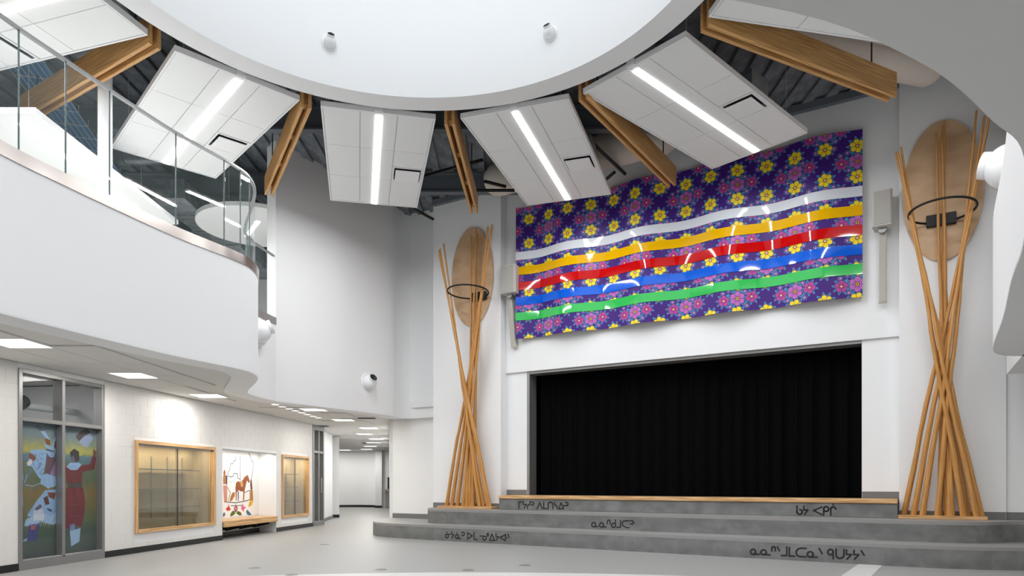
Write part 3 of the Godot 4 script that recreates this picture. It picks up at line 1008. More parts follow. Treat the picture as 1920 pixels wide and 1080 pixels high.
const D1 := [-1.50, 0.02]
const C1 := [0.694, 2.984]
const NI := [3.27, 5.547]
const C2 := [5.81, 7.31]
const D2 := [7.57, 8.30]
func build_corridor():
	var H = 1.53
	var wl = thing("wall_left", "white painted block wall of the corridor", "wall", L(2, 0, -E), "", "structure")
	var holes = [[D1[0], D1[1], -E, 1.465], [C1[0] + 0.02, C1[1] - 0.02, -0.78, 0.68], [NI[0], NI[1], -E, 0.675], [C2[0] + 0.02, C2[1] - 0.02, -0.79, 0.67]]
	block_wall(wl, -4.2, D2[0], -E, H, holes)
	# mortar bed just behind the faces
	var core = MB.new()
	var cuts = [[-4.2, D1[0], -E, H], [D1[0], D1[1], 1.465, H], [D1[1], C1[0] + 0.02, -E, H], [C1[0] + 0.02, C1[1] - 0.02, 0.68, H], [C1[0] + 0.02, C1[1] - 0.02, -E, -0.78], [C1[1] - 0.02, NI[0], -E, H], [NI[0], NI[1], 0.675, H], [NI[1], C2[0] + 0.02, -E, H], [C2[0] + 0.02, C2[1] - 0.02, 0.67, H], [C2[0] + 0.02, C2[1] - 0.02, -E, -0.79], [C2[1] - 0.02, D2[0], -E, H]]
	for q in cuts: lbox(core, q[0], q[1], -0.098, -0.0022, q[2], q[3], 0.0)
	part(core, "mortar", M.white, wl)
	# the rest of the corridor
	var far = MB.new()
	plan(far, strip(vec2([[-5.07, 18.34], [-5.25, 19.0], [-5.46, 19.8], [-5.60, 20.8], [-5.68, 21.6]]), 0.0, 0.15), -E, H)
	struct(far, "wall_corridor", M.white, "curved white corridor wall past the glazed door", "wall")
	var pil = MB.new()
	plan(pil, vec2([[-5.62, 22.2], [-5.80, 22.9], [-9.0, 23.2], [-9.0, 22.6], [-5.9, 22.1]]), -E, H, false)
	struct(pil, "wall_corridor", M.white, "white pilaster at the bend of the corridor", "wall")
	var endw = MB.new()
	plan(endw, strip(spline(vec2([[-9.5, 31.0], [-8.2, 32.0], [-7.2, 32.2], [-6.2, 31.8]]), 6), 0.0, 0.2), -E, H)
	struct(endw, "wall_corridor", M.white, "curved white wall closing the far end of the corridor", "wall")
	var rw = MB.new()
	plan(rw, vec2([[-2.93, 16.35], [-2.7, 16.35], [-4.95, 28.6], [-5.12, 28.5]]), -E, H, false)
	struct(rw, "wall_corridor", M.white, "white corridor wall opposite the display cases", "wall")
	var rp = MB.new()
	plan(rp, vec2([[-6.25, 31.2], [-5.95, 31.2], [-5.95, 31.9], [-6.25, 31.9]]), -E, H, false)
	struct(rp, "wall_corridor", M.white, "white pier beside the drinking fountain", "wall")
	var rq = MB.new()
	plan(rq, vec2([[-5.95, 31.5], [-4.9, 31.5], [-4.9, 31.9], [-5.95, 31.9]]), -E, H, false)
	struct(rq, "wall_corridor", M.white, "white recess wall behind the drinking fountain", "wall")
	# baseboards
	for q in [[-4.2, D1[0]], [D1[1], NI[0]], [NI[1], D2[0]]]:
		var mb = MB.new()
		lbox(mb, q[0] + 0.004, q[1] - 0.004, 0.001, 0.012, -E, -E + 0.095, 0.003)
		struct(mb, "baseboard_left", M.base_black, "black rubber baseboard along the block wall", "baseboard")
	var bb = MB.new()
	plan(bb, strip(vec2([[-5.06, 18.36], [-5.24, 19.0], [-5.45, 19.8], [-5.59, 20.8], [-5.67, 21.6]]), -0.012, -0.001), -E, -E + 0.095)
	struct(bb, "baseboard_corridor", M.base_grey, "grey baseboard of the curved corridor wall", "baseboard")
	var b2 = MB.new()
	plan(b2, vec2([[-5.61, 22.19], [-5.79, 22.9], [-5.83, 22.9], [-5.90, 22.08]]), -E, -E + 0.1, false)
	struct(b2, "baseboard_corridor", M.base_black, "black baseboard of the corridor pilaster", "baseboard")
	var b3 = MB.new()
	plan(b3, strip(spline(vec2([[-9.5, 30.98], [-8.2, 31.98], [-7.2, 32.18], [-6.2, 31.78]]), 6), -0.02, -0.002), -E, -E + 0.1)
	struct(b3, "baseboard_corridor", M.base_black, "black baseboard of the curved end wall", "baseboard")
	var b4 = MB.new()
	plan(b4, vec2([[-6.26, 31.18], [-5.94, 31.18], [-5.94, 31.199], [-6.26, 31.199]]), -E, -E + 0.1, false)
	struct(b4, "baseboard_corridor", M.base_black, "black baseboard of the fountain pier", "baseboard")

	# ceiling below the upper floor
	var cl = thing("ceiling", "white tiled corridor ceiling under the upper floor", "ceiling", P(-6, SOFFIT, 8), "", "structure")
	var poly = path_full.duplicate()
	for i in range(1, path_wall.size()):
		if path_wall[i].x < -2.45: poly.append(path_wall[i])
	poly.append_array(vec2([[-2.5, 16.1], [-2.4, 33.9], [-13.9, 33.9], [-13.9, -5.9], [8.9, -5.9], [8.9, 8.2]]))
	var sl = MB.new()
	plan(sl, Array(Geometry2D.offset_polygon(PackedVector2Array(poly), -0.09)[0]), 1.535, 2.85, false)
	part(sl, "slab", M.tile_warm, cl)
	var uf = MB.new()
	plan(uf, Array(Geometry2D.offset_polygon(PackedVector2Array(poly), -0.20)[0]), 2.852, 2.87, false)
	part(uf, "upper_floor_sheet", M.floor_light, cl)
	var d = 5.5
	var lamps = [[-5.62, -5.11, 7.13], [-5.55, -5.04, 9.33], [-5.50, -4.99, 11.55], [-4.32, -3.83, 13.75], [-4.27, -3.78, 16.05], [-4.15, -3.68, 18.4], [-4.75, -4.27, 20.6], [-4.85, -4.38, 22.9], [-5.4, -4.93, 25.1], [-6.0, -5.5, 27.4], [-6.65, -6.15, 29.8], [-7.8, -7.3, 30.6], [2.6, 3.1, 0.6], [5.4, 5.9, 3.4], [6.9, 7.4, 5.6], [0.0, 0.5, -1.2], [-2.8, -2.3, -0.6], [-5.9, -5.4, 1.4], [-6.2, -5.7, 4.2], [3.0, 3.5, -3.0], [-1.5, -1.0, -3.6]]  # entries after the far corridor row: unseen fill lamps added for the near soffit and clouds
	var T = 0.512
	var pp = PackedVector2Array(offset_path(path_full, 0.40) + offset_path(path_wall, 0.4))
	while d < 17.0:
		for i in range(-3, 4):
			var x0 = -5.62 + i * T
			var x1 = x0 + T
			var ok = true
			for q in [Vector2(x0, d), Vector2(x1, d), Vector2(x1, d + T * 2), Vector2(x0, d + T * 2)]:
				if q.x < -6.05 + 0.12 * (q.y - 10.1) + 0.01: ok = false
				# outside the round opening
				for k in range(90, pp.size() - 1):
					if (pp[k].y - q.y) * (pp[k + 1].y - q.y) <= 0.0 and pp[k].x < q.x + 0.0: ok = false
			if not ok: continue
			var parts = [[d, d + T * 2]]
			for lm in lamps:
				if lm[0] < x1 - 0.1 and lm[1] > x0 + 0.1:
					var np = []
					for z in parts:
						if lm[2] > z[0] and lm[2] < z[1] or lm[2] + T > z[0] and lm[2] + T < z[1]:
							if lm[2] - z[0] > 0.03: np.append([z[0], lm[2]])
							if z[1] - (lm[2] + T) > 0.03: np.append([lm[2] + T, z[1]])
						else: np.append(z)
					parts = np
			for z in parts:
				var mb = MB.new()
				mb.obox(P((x0 + x1) / 2, 1.526, (z[0] + z[1]) / 2), Vector3((T / 2 - 0.008) * S, 0, 0), Vector3(0, 0.009 * S, 0), Vector3(0, 0, ((z[1] - z[0]) / 2 - 0.008) * S), 0.005)
				part(mb, "ceiling_tile", M.tile_warm, cl)
		d += T * 2
	# smooth plaster edge of the soffit
	var tr = MB.new()
	var ed = path_full.duplicate()
	for i in range(1, path_wall.size()):
		if path_wall[i].x < -2.45: ed.append(path_wall[i])
	plan_strip(tr, ed, 0.002, 0.36, SOFFIT, 1.5345)
	struct(tr, "trim_1", M.white, "smooth white plaster band along the curved soffit edge", "trim")
	# lamps
	var n = 0
	for q in lamps:
		var names = ["square ceiling light nearest the painted glass door", "square ceiling light over the first large display case", "square ceiling light in front of the lit bench alcove", "square ceiling light beside the row of tiny downlights", "square ceiling light outside the glazed corridor door", "square ceiling light at the start of the far corridor"]
		var lb = names[n] if n < 6 else ("small bright square light in the far corridor row" if n < 12 else "unseen square fill light added under the upper floor round the viewpoint")
		var o = thing("ceiling_light", lb, "light", P((q[0] + q[1]) / 2, 1.53, q[2] + T / 2), "corridor ceiling lights")
		var fr = MB.new()
		var w = (q[1] - q[0]) / 2
		var cx = (q[0] + q[1]) / 2
		for z in [[cx - w, cx - w + 0.015, q[2], q[2] + T], [cx + w - 0.015, cx + w, q[2], q[2] + T], [cx - w + 0.015, cx + w - 0.015, q[2], q[2] + 0.015], [cx - w + 0.015, cx + w - 0.015, q[2] + T - 0.015, q[2] + T]]:
			fr.obox(P((z[0] + z[1]) / 2, 1.524, (z[2] + z[3]) / 2), Vector3((z[1] - z[0]) / 2 * S, 0, 0), Vector3(0, 0.010 * S, 0), Vector3(0, 0, (z[3] - z[2]) / 2 * S), 0.002)
		part(fr, "light_frame", M.white, o)
		var lp = MB.new()
		lp.obox(P(cx, 1.527, q[2] + T / 2), Vector3((w - 0.015) * S, 0, 0), Vector3(0, 0.006 * S, 0), Vector3(0, 0, (T / 2 - 0.015) * S), 0.001)
		var lo = part(lp, "light_panel", M.troffer, o)
		area(lo, P(cx, 1.508, q[2] + T / 2), Vector3.RIGHT, Vector3.DOWN, (w - 0.02) * 2 * S, (T - 0.04) * S, TROFFER_E, Color(1.0, 0.985, 0.96))
		n += 1
	for i in 8:
		var z = 13.06 + 0.377 * i
		var o = thing("downlight", "tiny recessed downlight in the row before the far display case", "light", P(-4.53 + 0.01 * i, 1.53, z), "row of tiny corridor downlights")
		var rg = MB.new()
		rg.lathe(P(-4.53 + 0.01 * i, 1.535, z), Vector3.DOWN, [[0.11, 0.0], [0.11, 0.026], [0.087, 0.026], [0.084, 0.020]], 20)
		part(rg, "trim_ring", M.white, o)
		var lm = MB.new()
		lm.lathe(P(-4.53 + 0.01 * i, 1.535, z), Vector3.DOWN, [[0.085, 0.024], [0.0, 0.024]], 16)
		part(lm, "lamp_face", M.troffer, o)
	for q in [[-5.6, -4.9, 17.7, 18.3, "dark return grille in the corridor ceiling"], [-4.0, -3.2, 15.85, 16.05, "thin dark slot diffuser in the corridor ceiling"], [-5.6, -5.0, 25.5, 26.0, "small dark grille in the far corridor ceiling"]]:
		var o = thing("ceiling_vent", q[4], "vent", P((q[0] + q[1]) / 2, 1.53, (q[2] + q[3]) / 2), "")
		var fr = MB.new()
		fr.obox(P((q[0] + q[1]) / 2, 1.530, (q[2] + q[3]) / 2), Vector3((q[1] - q[0]) / 2 * S, 0, 0), Vector3(0, 0.005 * S, 0), Vector3(0, 0, (q[3] - q[2]) / 2 * S), 0.002)
		part(fr, "vent_back", M.dark, o)
		for k in 5:
			var z = lerp(q[2], q[3], (k + 0.5) / 5.0)
			var sl2 = MB.new()
			sl2.obox(P((q[0] + q[1]) / 2, 1.520, z), Vector3((q[1] - q[0]) / 2 * S, 0, 0), Vector3(0, 0.004 * S, 0), Vector3(0, 0, (q[3] - q[2]) * 0.05 * S), 0.001)
			part(sl2, "slat", M.base_grey, o)

	build_door1()
	display_case(C1[0], C1[1], -0.79, 0.695, "wide maple-framed display case with glass shelves beside the painted glass door")
	display_case(C2[0], C2[1], -0.80, 0.685, "narrower maple-framed display case between the lit alcove and the corridor door")
	build_niche()
	# glazed door further along
	var d2 = thing("door_2", "grey-framed glazed corridor door past the display cases", "door", L(7.9, 0, -E), "", "structure")
	for q in [[D2[0], D2[0] + 0.07, -E, 1.40], [D2[1] - 0.07, D2[1], -E, 1.40], [7.92, 7.98, -E, 1.40], [D2[0], D2[1], 1.40, 1.53], [D2[0], D2[1], 0.80, 0.86], [D2[0], D2[1], -E, -E + 0.12]]:
		var mb = MB.new()
		lbox(mb, q[0], q[1], -0.10, 0.02, q[2], q[3])
		part(mb, "frame_bar", M.alu, d2)
	for q in [[D2[0] + 0.07, 7.92, -E + 0.12, 0.80], [7.98, D2[1] - 0.07, -E + 0.12, 0.80], [D2[0] + 0.07, 7.92, 0.86, 1.40], [7.98, D2[1] - 0.07, 0.86, 1.40]]:
		var mb = MB.new()
		lbox(mb, q[0], q[1], -0.045, -0.035, q[2], q[3], 0.001)
		part(mb, "pane", M.glass, d2)
	var bkr = MB.new()
	lbox(bkr, D2[0] - 0.3, D2[1] + 0.3, -1.3, -1.2, -E, 1.5)
	part(bkr, "room_wall", M.white, d2)
	var hd = MB.new()
	lbox(hd, 8.02, 8.05, 0.03, 0.06, -0.25, 0.15)
	part(hd, "pull_handle", M.chrome, d2)
	# drinking fountain
	var df = thing("drinking_fountain", "grey wall-hung drinking fountain in a recess at the corridor's far end", "fountain", P(-5.5, -E, 31.2), "")
	var q1 = MB.new()
	q1.obox(P(-5.5, -0.72, 31.3), Vector3(0.28 * S, 0, 0), Vector3(0, 0.36 * S, 0), Vector3(0, 0, 0.18 * S), 0.01)
	part(q1, "cabinet", M.alu, df)
	var q2 = MB.new()
	q2.obox(P(-5.55, -0.30, 31.22), Vector3(0.30 * S, 0, 0), Vector3(0, 0.05 * S, 0), Vector3(0, 0, 0.22 * S), 0.03)
	part(q2, "basin", M.chrome, df)
	var q3 = MB.new()
	q3.obox(P(-5.5, 0.03, 31.42), Vector3(0.22 * S, 0, 0), Vector3(0, 0.27 * S, 0), Vector3(0, 0, 0.06 * S), 0.01)
	part(q3, "bottle_filler", M.dark, df)
	var q4 = MB.new()
	q4.obox(P(-5.5, -0.05, 31.35), Vector3(0.10 * S, 0, 0), Vector3(0, 0.12 * S, 0), Vector3(0, 0, 0.02 * S), 0.006)
	part(q4, "filler_recess", M.alu, df)

func build_door1():
	var a = D1[0]
	var b = D1[1]
	var top = 1.465
	var mid = lerp(a, b, 0.50)
	mid = ls(118.0, 0.0)
	var tr = 0.86                                         # transom height, traced at both jambs
	tr = lh(60.0, 787.0, 0.0)
	var o = thing("door_1", "tall grey aluminium glazed screen with painted dancers on its glass", "door", L((a + b) / 2, 0, -E), "", "structure")
	var w = 0.055
	for q in [[a, a + w, -E, top], [b - w, b, -E, top], [mid - w / 2, mid + w / 2, -E + 0.1, top - w], [a + w, b - w, top - w, top], [a + w, b - w, -E, -E + 0.13], [a + w, mid - w / 2, tr - w / 2, tr + w / 2], [mid + w / 2, b - w, tr - w / 2, tr + w / 2]]:
		var mb = MB.new()
		lbox(mb, q[0], q[1], -0.13, 0.015, q[2], q[3])
		part(mb, "frame_bar", M.alu, o)
	for q in [[a + w, mid - w / 2], [mid + w / 2, b - w]]:
		var mb = MB.new()
		lbox(mb, q[0], q[1], -0.075, -0.068, tr + w / 2, top - w, 0.001)
		part(mb, "transom_pane", M.pane, o)
		var g = MB.new()
		lbox(g, q[0], q[1], -0.075, -0.068, -E + 0.13, tr - w / 2, 0.001)
		part(g, "pane", M.pane, o)
	var lb = Color(0.60, 0.76, 0.93)
	var br = Color(0.52, 0.27, 0.13)
	var pu = Color(0.42, 0.30, 0.36)
	var dk = Color(0.16, 0.16, 0.24)
	var left = [
		[Color(0.35, 0.40, 0.48), [[245, 640], [275, 625], [345, 690], [320, 700], [290, 690]]], [lb, [[300, 692], [345, 690], [400, 780], [375, 790]]],
		[br, [[345, 760], [395, 780], [400, 835], [360, 830]]], [lb, [[440, 760], [465, 725], [475, 760], [455, 800], [430, 860], [415, 840]]], [br, [[450, 790], [475, 790], [470, 850], [435, 870]]],
		[lb, [[340, 810], [400, 850], [440, 850], [455, 900], [430, 955], [400, 958], [360, 905]]], [dk, [[355, 868], [445, 895], [440, 905], [360, 885]]], [dk, [[395, 910], [425, 912], [420, 935], [400, 935]], 1.0],
		[lb, [[205, 880], [330, 872], [362, 905], [355, 1000], [335, 1110], [320, 1180], [285, 1165], [250, 1110], [215, 1050], [160, 1040], [185, 970]]], [br, [[195, 910], [262, 960], [235, 1000], [180, 960]]], [Color(0.92, 0.90, 0.92), [[160, 1010], [210, 975], [215, 1020], [180, 1045]]],
		[pu, [[365, 945], [450, 965], [455, 1060], [400, 1140], [345, 1110]]], [Color(0.60, 0.50, 0.68), [[452, 1000], [488, 990], [488, 1160], [420, 1180], [392, 1140]]],
		[lb, [[310, 1140], [360, 1120], [470, 1160], [478, 1235], [380, 1272], [300, 1225]]],
		[Color(0.35, 0.50, 0.72), [[95, 1310], [160, 1170], [215, 1075]], 4.0], [lb, [[92, 1235], [112, 1075], [128, 1160], [118, 1240]]], [lb, [[95, 1320], [118, 1290], [128, 1470]]], [lb, [[150, 1235], [220, 1250], [310, 1215]], 3.0], [lb, [[140, 1215], [165, 1130]], 3.0],
		[lb, [[350, 1290], [470, 1280], [485, 1620], [420, 1640], [300, 1605], [250, 1650], [135, 1655], [150, 1590], [210, 1560], [165, 1545], [260, 1400]]], [br, [[372, 1310], [455, 1315], [440, 1385], [385, 1360]]], [Color(0.36, 0.20, 0.14), [[330, 1370], [372, 1345], [392, 1430], [350, 1440]]], [pu, [[245, 1475], [300, 1430], [318, 1460], [255, 1500]]],
		[Color(0.86, 0.90, 0.96), [[230, 1500], [330, 1480], [340, 1590], [230, 1600]]], [dk, [[370, 1470], [420, 1490], [410, 1510], [372, 1490]]],
		[Color(0.24, 0.26, 0.55), [[190, 1640], [300, 1625], [272, 1710], [265, 1800], [175, 1805], [165, 1740]]], [Color(0.72, 0.36, 0.34), [[205, 1650], [250, 1645], [245, 1690], [200, 1690]]], [lb, [[105, 1812], [160, 1775], [165, 1805]]]]
	var red = Color(0.45, 0.07, 0.13)
	var right = [
		[Color(0.24, 0.16, 0.14), [[655, 745], [700, 700], [770, 658], [810, 708], [750, 735], [690, 795]]], [Color(0.60, 0.66, 0.80), [[692, 795], [750, 738], [808, 712], [835, 770], [775, 855], [730, 840]]],
		[red, [[552, 1045], [600, 1020], [700, 1040], [800, 1030], [830, 945], [868, 955], [845, 1080], [725, 1105], [722, 1215], [568, 1225], [552, 1150]]], [Color(0.42, 0.30, 0.24), [[835, 870], [870, 900], [862, 955], [832, 948]]],
		[Color(0.42, 0.38, 0.48), [[600, 935], [640, 920], [645, 1005], [610, 1005]]], [Color(0.13, 0.09, 0.09), [[600, 905], [640, 870], [690, 900], [695, 990], [655, 1008], [638, 940], [612, 955]]],
		[lb, [[560, 1052], [600, 1012], [700, 1015], [716, 1035], [672, 1085], [605, 1085]]], [Color(0.22, 0.20, 0.20), [[580, 1215], [716, 1210], [718, 1262], [578, 1268]]],
		[Color(0.47, 0.06, 0.14), [[560, 1268], [732, 1262], [750, 1400], [748, 1510], [715, 1660], [640, 1640], [590, 1682], [552, 1670]]], [Color(0.55, 0.40, 0.44), [[565, 1350], [740, 1345]], 1.0], [Color(0.55, 0.40, 0.44), [[560, 1440], [748, 1430]], 1.0], [Color(0.55, 0.40, 0.44), [[556, 1560], [735, 1540]], 1.0],
		[Color(0.50, 0.55, 0.78), [[598, 1640], [650, 1630], [648, 1700], [600, 1705]]], [Color(0.66, 0.80, 0.94), [[598, 1705], [650, 1690], [706, 1672], [695, 1810], [612, 1860]]]]
	rng.seed = 77
	for k in 46:                                          # feather barbs, fringe and bead marks
		var fx = rng.randf_range(225, 335)
		var fy = rng.randf_range(900, 1120)
		left.append([Color(0.22, 0.24, 0.32), [[fx, fy], [fx - 8, fy + 16]], 1.2])
	for k in 22:
		var fx = 150.0 + k * 15.0
		left.append([Color(0.88, 0.93, 0.98), [[fx + 40, 1540 + 20 * sin(k)], [fx, 1640 + 16 * sin(k * 2.1)]], 1.6])
		left.append([Color(0.42, 0.55, 0.75), [[fx + 46, 1470 + 30 * sin(k * 1.7)], [fx + 20, 1530]], 1.0])
	for k in 30:
		var fx = rng.randf_range(360, 480)
		var fy = rng.randf_range(1120, 1260)
		left.append([Color(0.80, 0.88, 0.97), [[fx, fy], [fx + 10, fy + 24]], 1.2])
	for k in 40:
		var fx = rng.randf_range(562, 738)
		var fy = [1345.0, 1435.0, 1550.0, 1640.0][k % 4]
		right.append([Color(0.30, 0.22, 0.24), [[fx, fy], [fx - 3, fy + 22]], 1.0])
	for k in 8: right.append([Color(0.50, 0.50, 0.52), [[595 + k * 15, 1232], [600 + k * 15, 1244]], 1.5])
	for k in 10: right.append([Color(0.50, 0.58, 0.72), [[575 + k * 13, 1040 + 8 * sin(k)], [578 + k * 13, 1068]], 1.0])
	for k in 9: right.append([Color(0.36, 0.26, 0.22), [[662 + k * 16, 752 - k * 8], [690 + k * 14, 792 - k * 9]], 1.0])
	var i = 0
	for q in [[a + w, mid - w / 2, left], [mid + w / 2, b - w, right]]:
		var tx = art_pane(q[0], q[1], -E + 0.13, tr - w / 2, -0.08, q[2], 3 + i)
		var mb = MB.new()
		var p0 = L(q[0], -0.08, tr - w / 2)
		var p1 = L(q[1], -0.08, tr - w / 2)
		var p2 = L(q[1], -0.08, -E + 0.13)
		var p3 = L(q[0], -0.08, -E + 0.13)
		mb.quad(p0, p1, p2, p3, SN)
		mb.quad(p0 - SN * 0.003, p1 - SN * 0.003, p2 - SN * 0.003, p3 - SN * 0.003, -SN)
		tag(part(mb, "painted_film", mat(Color(0.82, 0.82, 0.82), 0.6, 0.0, tx), o), ["painted dancer with feathers in light blue", "painted dancer in a red dress holding a fan"][i], "")
		i += 1
	# the room seen through the upper panes
	var rm = MB.new()
	lbox(rm, a - 1.0, b + 1.5, -2.6, -2.5, -E, 1.52)
	lbox(rm, a - 1.1, a - 1.0, -2.5, -0.15, -E, 1.52)
	lbox(rm, b + 0.4, b + 0.5, -2.5, -0.15, -E, 1.52)
	struct(rm, "wall_room", M.white, "white wall of the room behind the painted screen", "wall")
	for q in [[1.10, -0.75, 0.05], [0.98, -1.4, 0.035], [1.25, -1.9, 0.06]]:
		var pm = MB.new()
		pm.tube([L(a - 0.9, q[1], q[0]), L(b + 0.35, q[1], q[0])], [q[2] * S, q[2] * S], 12)
		solo(pm, "pipe", M.wire, ["white pipe nearest the upper panes of the painted screen", "thin white pipe deeper in the room behind the painted screen", "thick white pipe at the back of the room behind the painted screen"][[1.10, 0.98, 1.25].find(q[0])], "pipe")
	var cb = thing("cable_bundle", "black coiled cable bundle hanging behind the upper pane", "cable", L(-1.05, -0.5, 0.92), "")
	rng.seed = 4
	for k in 5:
		var pts = []
		var rr = []
		for j in 19:
			var an = TAU * j / 18.0
			pts.append(L(-1.05 + (0.11 + 0.015 * k) * cos(an), -0.48 + 0.02 * k, 1.06 + (0.14 - 0.012 * k) * sin(an) + 0.01 * k))
			rr.append(0.014)
		var cm = MB.new()
		cm.tube(pts, rr, 6, false)
		part(cm, "coil", M.pipe, cb)
	var hk = MB.new()
	hk.tube([L(-1.05, -0.44, 1.16), L(-1.05, -0.5, 1.52)], [0.02, 0.02], 6)
	part(hk, "hanger", M.pipe, cb)
	var ol = thing("ceiling_light", "white ceiling light in the room behind the painted screen", "light", L(-1.2, -1.2, 1.50), "")
	var om = MB.new()
	lbox(om, -1.6, -0.9, -1.5, -0.9, 1.47, 1.50)
	var op = part(om, "light_panel", M.troffer, ol)
	area(op, L(-1.25, -1.2, 1.45), SX, Vector3.DOWN, 0.7, 0.6, 0.8)

func build_niche():
	var a = NI[0]
	var b = NI[1]
	var dep = 0.42
	var top = 0.675
	var al = thing("wall_alcove", "bright white alcove with a painted map and horse above a bench", "wall", L((a + b) / 2, 0, -E), "", "structure")
	var sd = MB.new()
	lbox(sd, a - 0.06, a, -dep, -0.1, -E, top + 0.08)
	lbox(sd, b, b + 0.06, -dep, -0.1, -E, top + 0.08)
	lbox(sd, a - 0.06, b + 0.06, -dep - 0.08, -dep, -E, top + 0.08)
	part(sd, "alcove_lining", M.white, al)
	var tp = MB.new()
	lbox(tp, a, b, -dep, -0.1, top + 0.02, top + 0.08)
	part(tp, "alcove_top", M.white, al)
	var hd = MB.new()
	lbox(hd, a, b, -0.10, 0.004, top - 0.012, top + 0.012, 0.002)
	part(hd, "head_trim", M.alu, al)
	# painted back panel
	var w = 420
	var h = 300
	var h0 = -0.70
	var im = Image.create(w, h, false, Image.FORMAT_RGB8)
	im.fill(Color(0.97, 0.965, 0.96))
	var v = -dep + 0.004
	var mp = func(list):
		var r = []
		for c in list:
			var px = 400.0 + c[0] / 6.0
			var py = 830.0 + c[1] / 6.0
			r.append(Vector2((ls(px, v) - a) / (b - a) * w, (top - lh(px, py, v)) / (top - h0) * h))
		return r
	var ink = Color(0.15, 0.16, 0.18)
	for l in [[[250, 155], [252, 195], [225, 210], [220, 235], [192, 235], [182, 300], [160, 345], [170, 378], [205, 385], [225, 372], [228, 345], [272, 350], [275, 398], [298, 410]], [[303, 150], [303, 440]], [[395, 120], [418, 150], [428, 205], [445, 215], [452, 270], [440, 330], [430, 400], [415, 470]], [[150, 490], [190, 560], [170, 650]], [[350, 560], [410, 535], [412, 640]], [[200, 710], [320, 705]]]:
		line_poly(im, mp.call(l), 3.0, ink)
	line_poly(im, mp.call([[125, 665], [250, 675], [340, 660], [420, 638]]), 3.5, Color(0.1, 0.08, 0.07))
	for y in [290, 182, 445]:
		for k in 5:
			var x = {290: 200, 182: 115, 445: 170}[y] + k * 18
			line_poly(im, mp.call([[x, y - 12], [x, y + 12]]), 1.0, Color(0.55, 0.58, 0.62))
			line_poly(im, mp.call([[x, y - 12], [x + 10, y - 12]]), 1.0, Color(0.55, 0.58, 0.62))
	for k in 5:
		var x = 325 + k * 18
		line_poly(im, mp.call([[x, 275], [x, 300]]), 1.0, Color(0.55, 0.58, 0.62))
	var hr = Color(0.60, 0.32, 0.12)
	var go = Color(0.72, 0.46, 0.12)
	for s in [
		[hr, [[385, 360], [398, 395], [412, 440], [400, 452], [378, 425], [368, 460], [352, 530], [345, 650], [333, 650], [338, 550], [300, 545], [285, 530], [262, 560], [262, 650], [252, 650], [250, 560], [248, 500], [255, 450], [280, 430], [298, 445], [330, 420], [350, 385]]],
		[Color(0.85, 0.66, 0.38), [[302, 440], [330, 430], [335, 500], [308, 490]]], [Color(0.22, 0.16, 0.36), [[275, 545], [286, 550], [284, 655], [276, 655]]],
		[go, [[215, 560], [242, 555], [240, 600], [205, 655], [182, 660], [195, 600]]],
		[go, [[108, 380], [145, 360], [150, 460], [110, 470]]], [Color(0.20, 0.22, 0.45), [[140, 365], [157, 370], [156, 470], [142, 470]]], [hr, [[112, 330], [125, 295], [138, 340], [128, 372], [114, 375]]], [Color(0.85, 0.58, 0.50), [[108, 480], [155, 478], [155, 670], [120, 660]]],
		[Color(0.35, 0.22, 0.14), [[418, 410], [430, 420], [440, 520], [420, 540], [414, 470]]], [go, [[415, 535], [442, 530], [448, 650], [415, 650]]], [Color(0.88, 0.68, 0.10), [[410, 648], [448, 645], [435, 700], [400, 728], [395, 700]]],
		[Color(0.80, 0.18, 0.12), [[140, 740], [165, 720], [172, 685], [180, 725], [195, 745], [180, 765], [150, 765]]], [Color(0.62, 0.30, 0.36), [[230, 740], [252, 690], [275, 735], [258, 785], [240, 775]]], [Color(0.90, 0.42, 0.62), [[310, 740], [330, 680], [340, 715], [368, 725], [345, 750], [340, 780], [325, 760]]],
		[Color(0.30, 0.42, 0.12), [[240, 770], [215, 765], [188, 805], [195, 832], [225, 815], [248, 795]]], [Color(0.30, 0.42, 0.12), [[255, 795], [275, 765], [310, 785], [318, 815], [290, 818], [265, 800]]], [Color(0.20, 0.42, 0.62), [[368, 770], [380, 752], [425, 800], [422, 828], [400, 825], [372, 795]]], [Color(0.20, 0.42, 0.62), [[106, 800], [125, 780], [135, 810], [110, 840]]], [Color(0.92, 0.88, 0.92), [[246, 730], [258, 730], [256, 750], [248, 750]]]]:
		fill_poly(im, mp.call(s[1]), s[0])
	var mb = MB.new()
	mb.quad(L(a, v, top), L(b, v, top), L(b, v, h0), L(a, v, h0), SN)
	tag(part(mb, "painted_panel", mat(Color(1, 1, 1), 0.5, 0.0, ImageTexture.create_from_image(im)), al), "painted map outline, horse and beaded flowers", "")
	# lamp along the alcove's head
	var ln = thing("alcove_light", "hidden bright light strip at the head of the bench alcove", "light", L((a + b) / 2, -0.2, top), "")
	var lm = MB.new()
	lbox(lm, a + 0.05, b - 0.05, -0.2, -0.12, top, top + 0.02)
	var lp = part(lm, "light_strip", M.troffer, ln)
	area(lp, L((a + b) / 2, -0.16, top - 0.012), SX, Vector3.DOWN, (b - a - 0.1) * S, 0.09, NICHE_E, Color(1.0, 0.985, 0.96))
	# bench
	var hb = -0.73
	var bn = thing("bench", "maple bench on black brackets in the lit alcove", "bench", L((a + b) / 2, -0.15, -E), "")
	var st = MB.new()
	lbox(st, a + 0.01, b - 0.01, -dep + 0.005, 0.05, hb - 0.03, hb, 0.006)
	part(st, "seat", M.maple, bn)
	var fb = MB.new()
	lbox(fb, a + 0.01, b - 0.01, 0.01, 0.05, hb - 0.125, hb - 0.032, 0.004)
	part(fb, "front_rail", M.maple, bn)
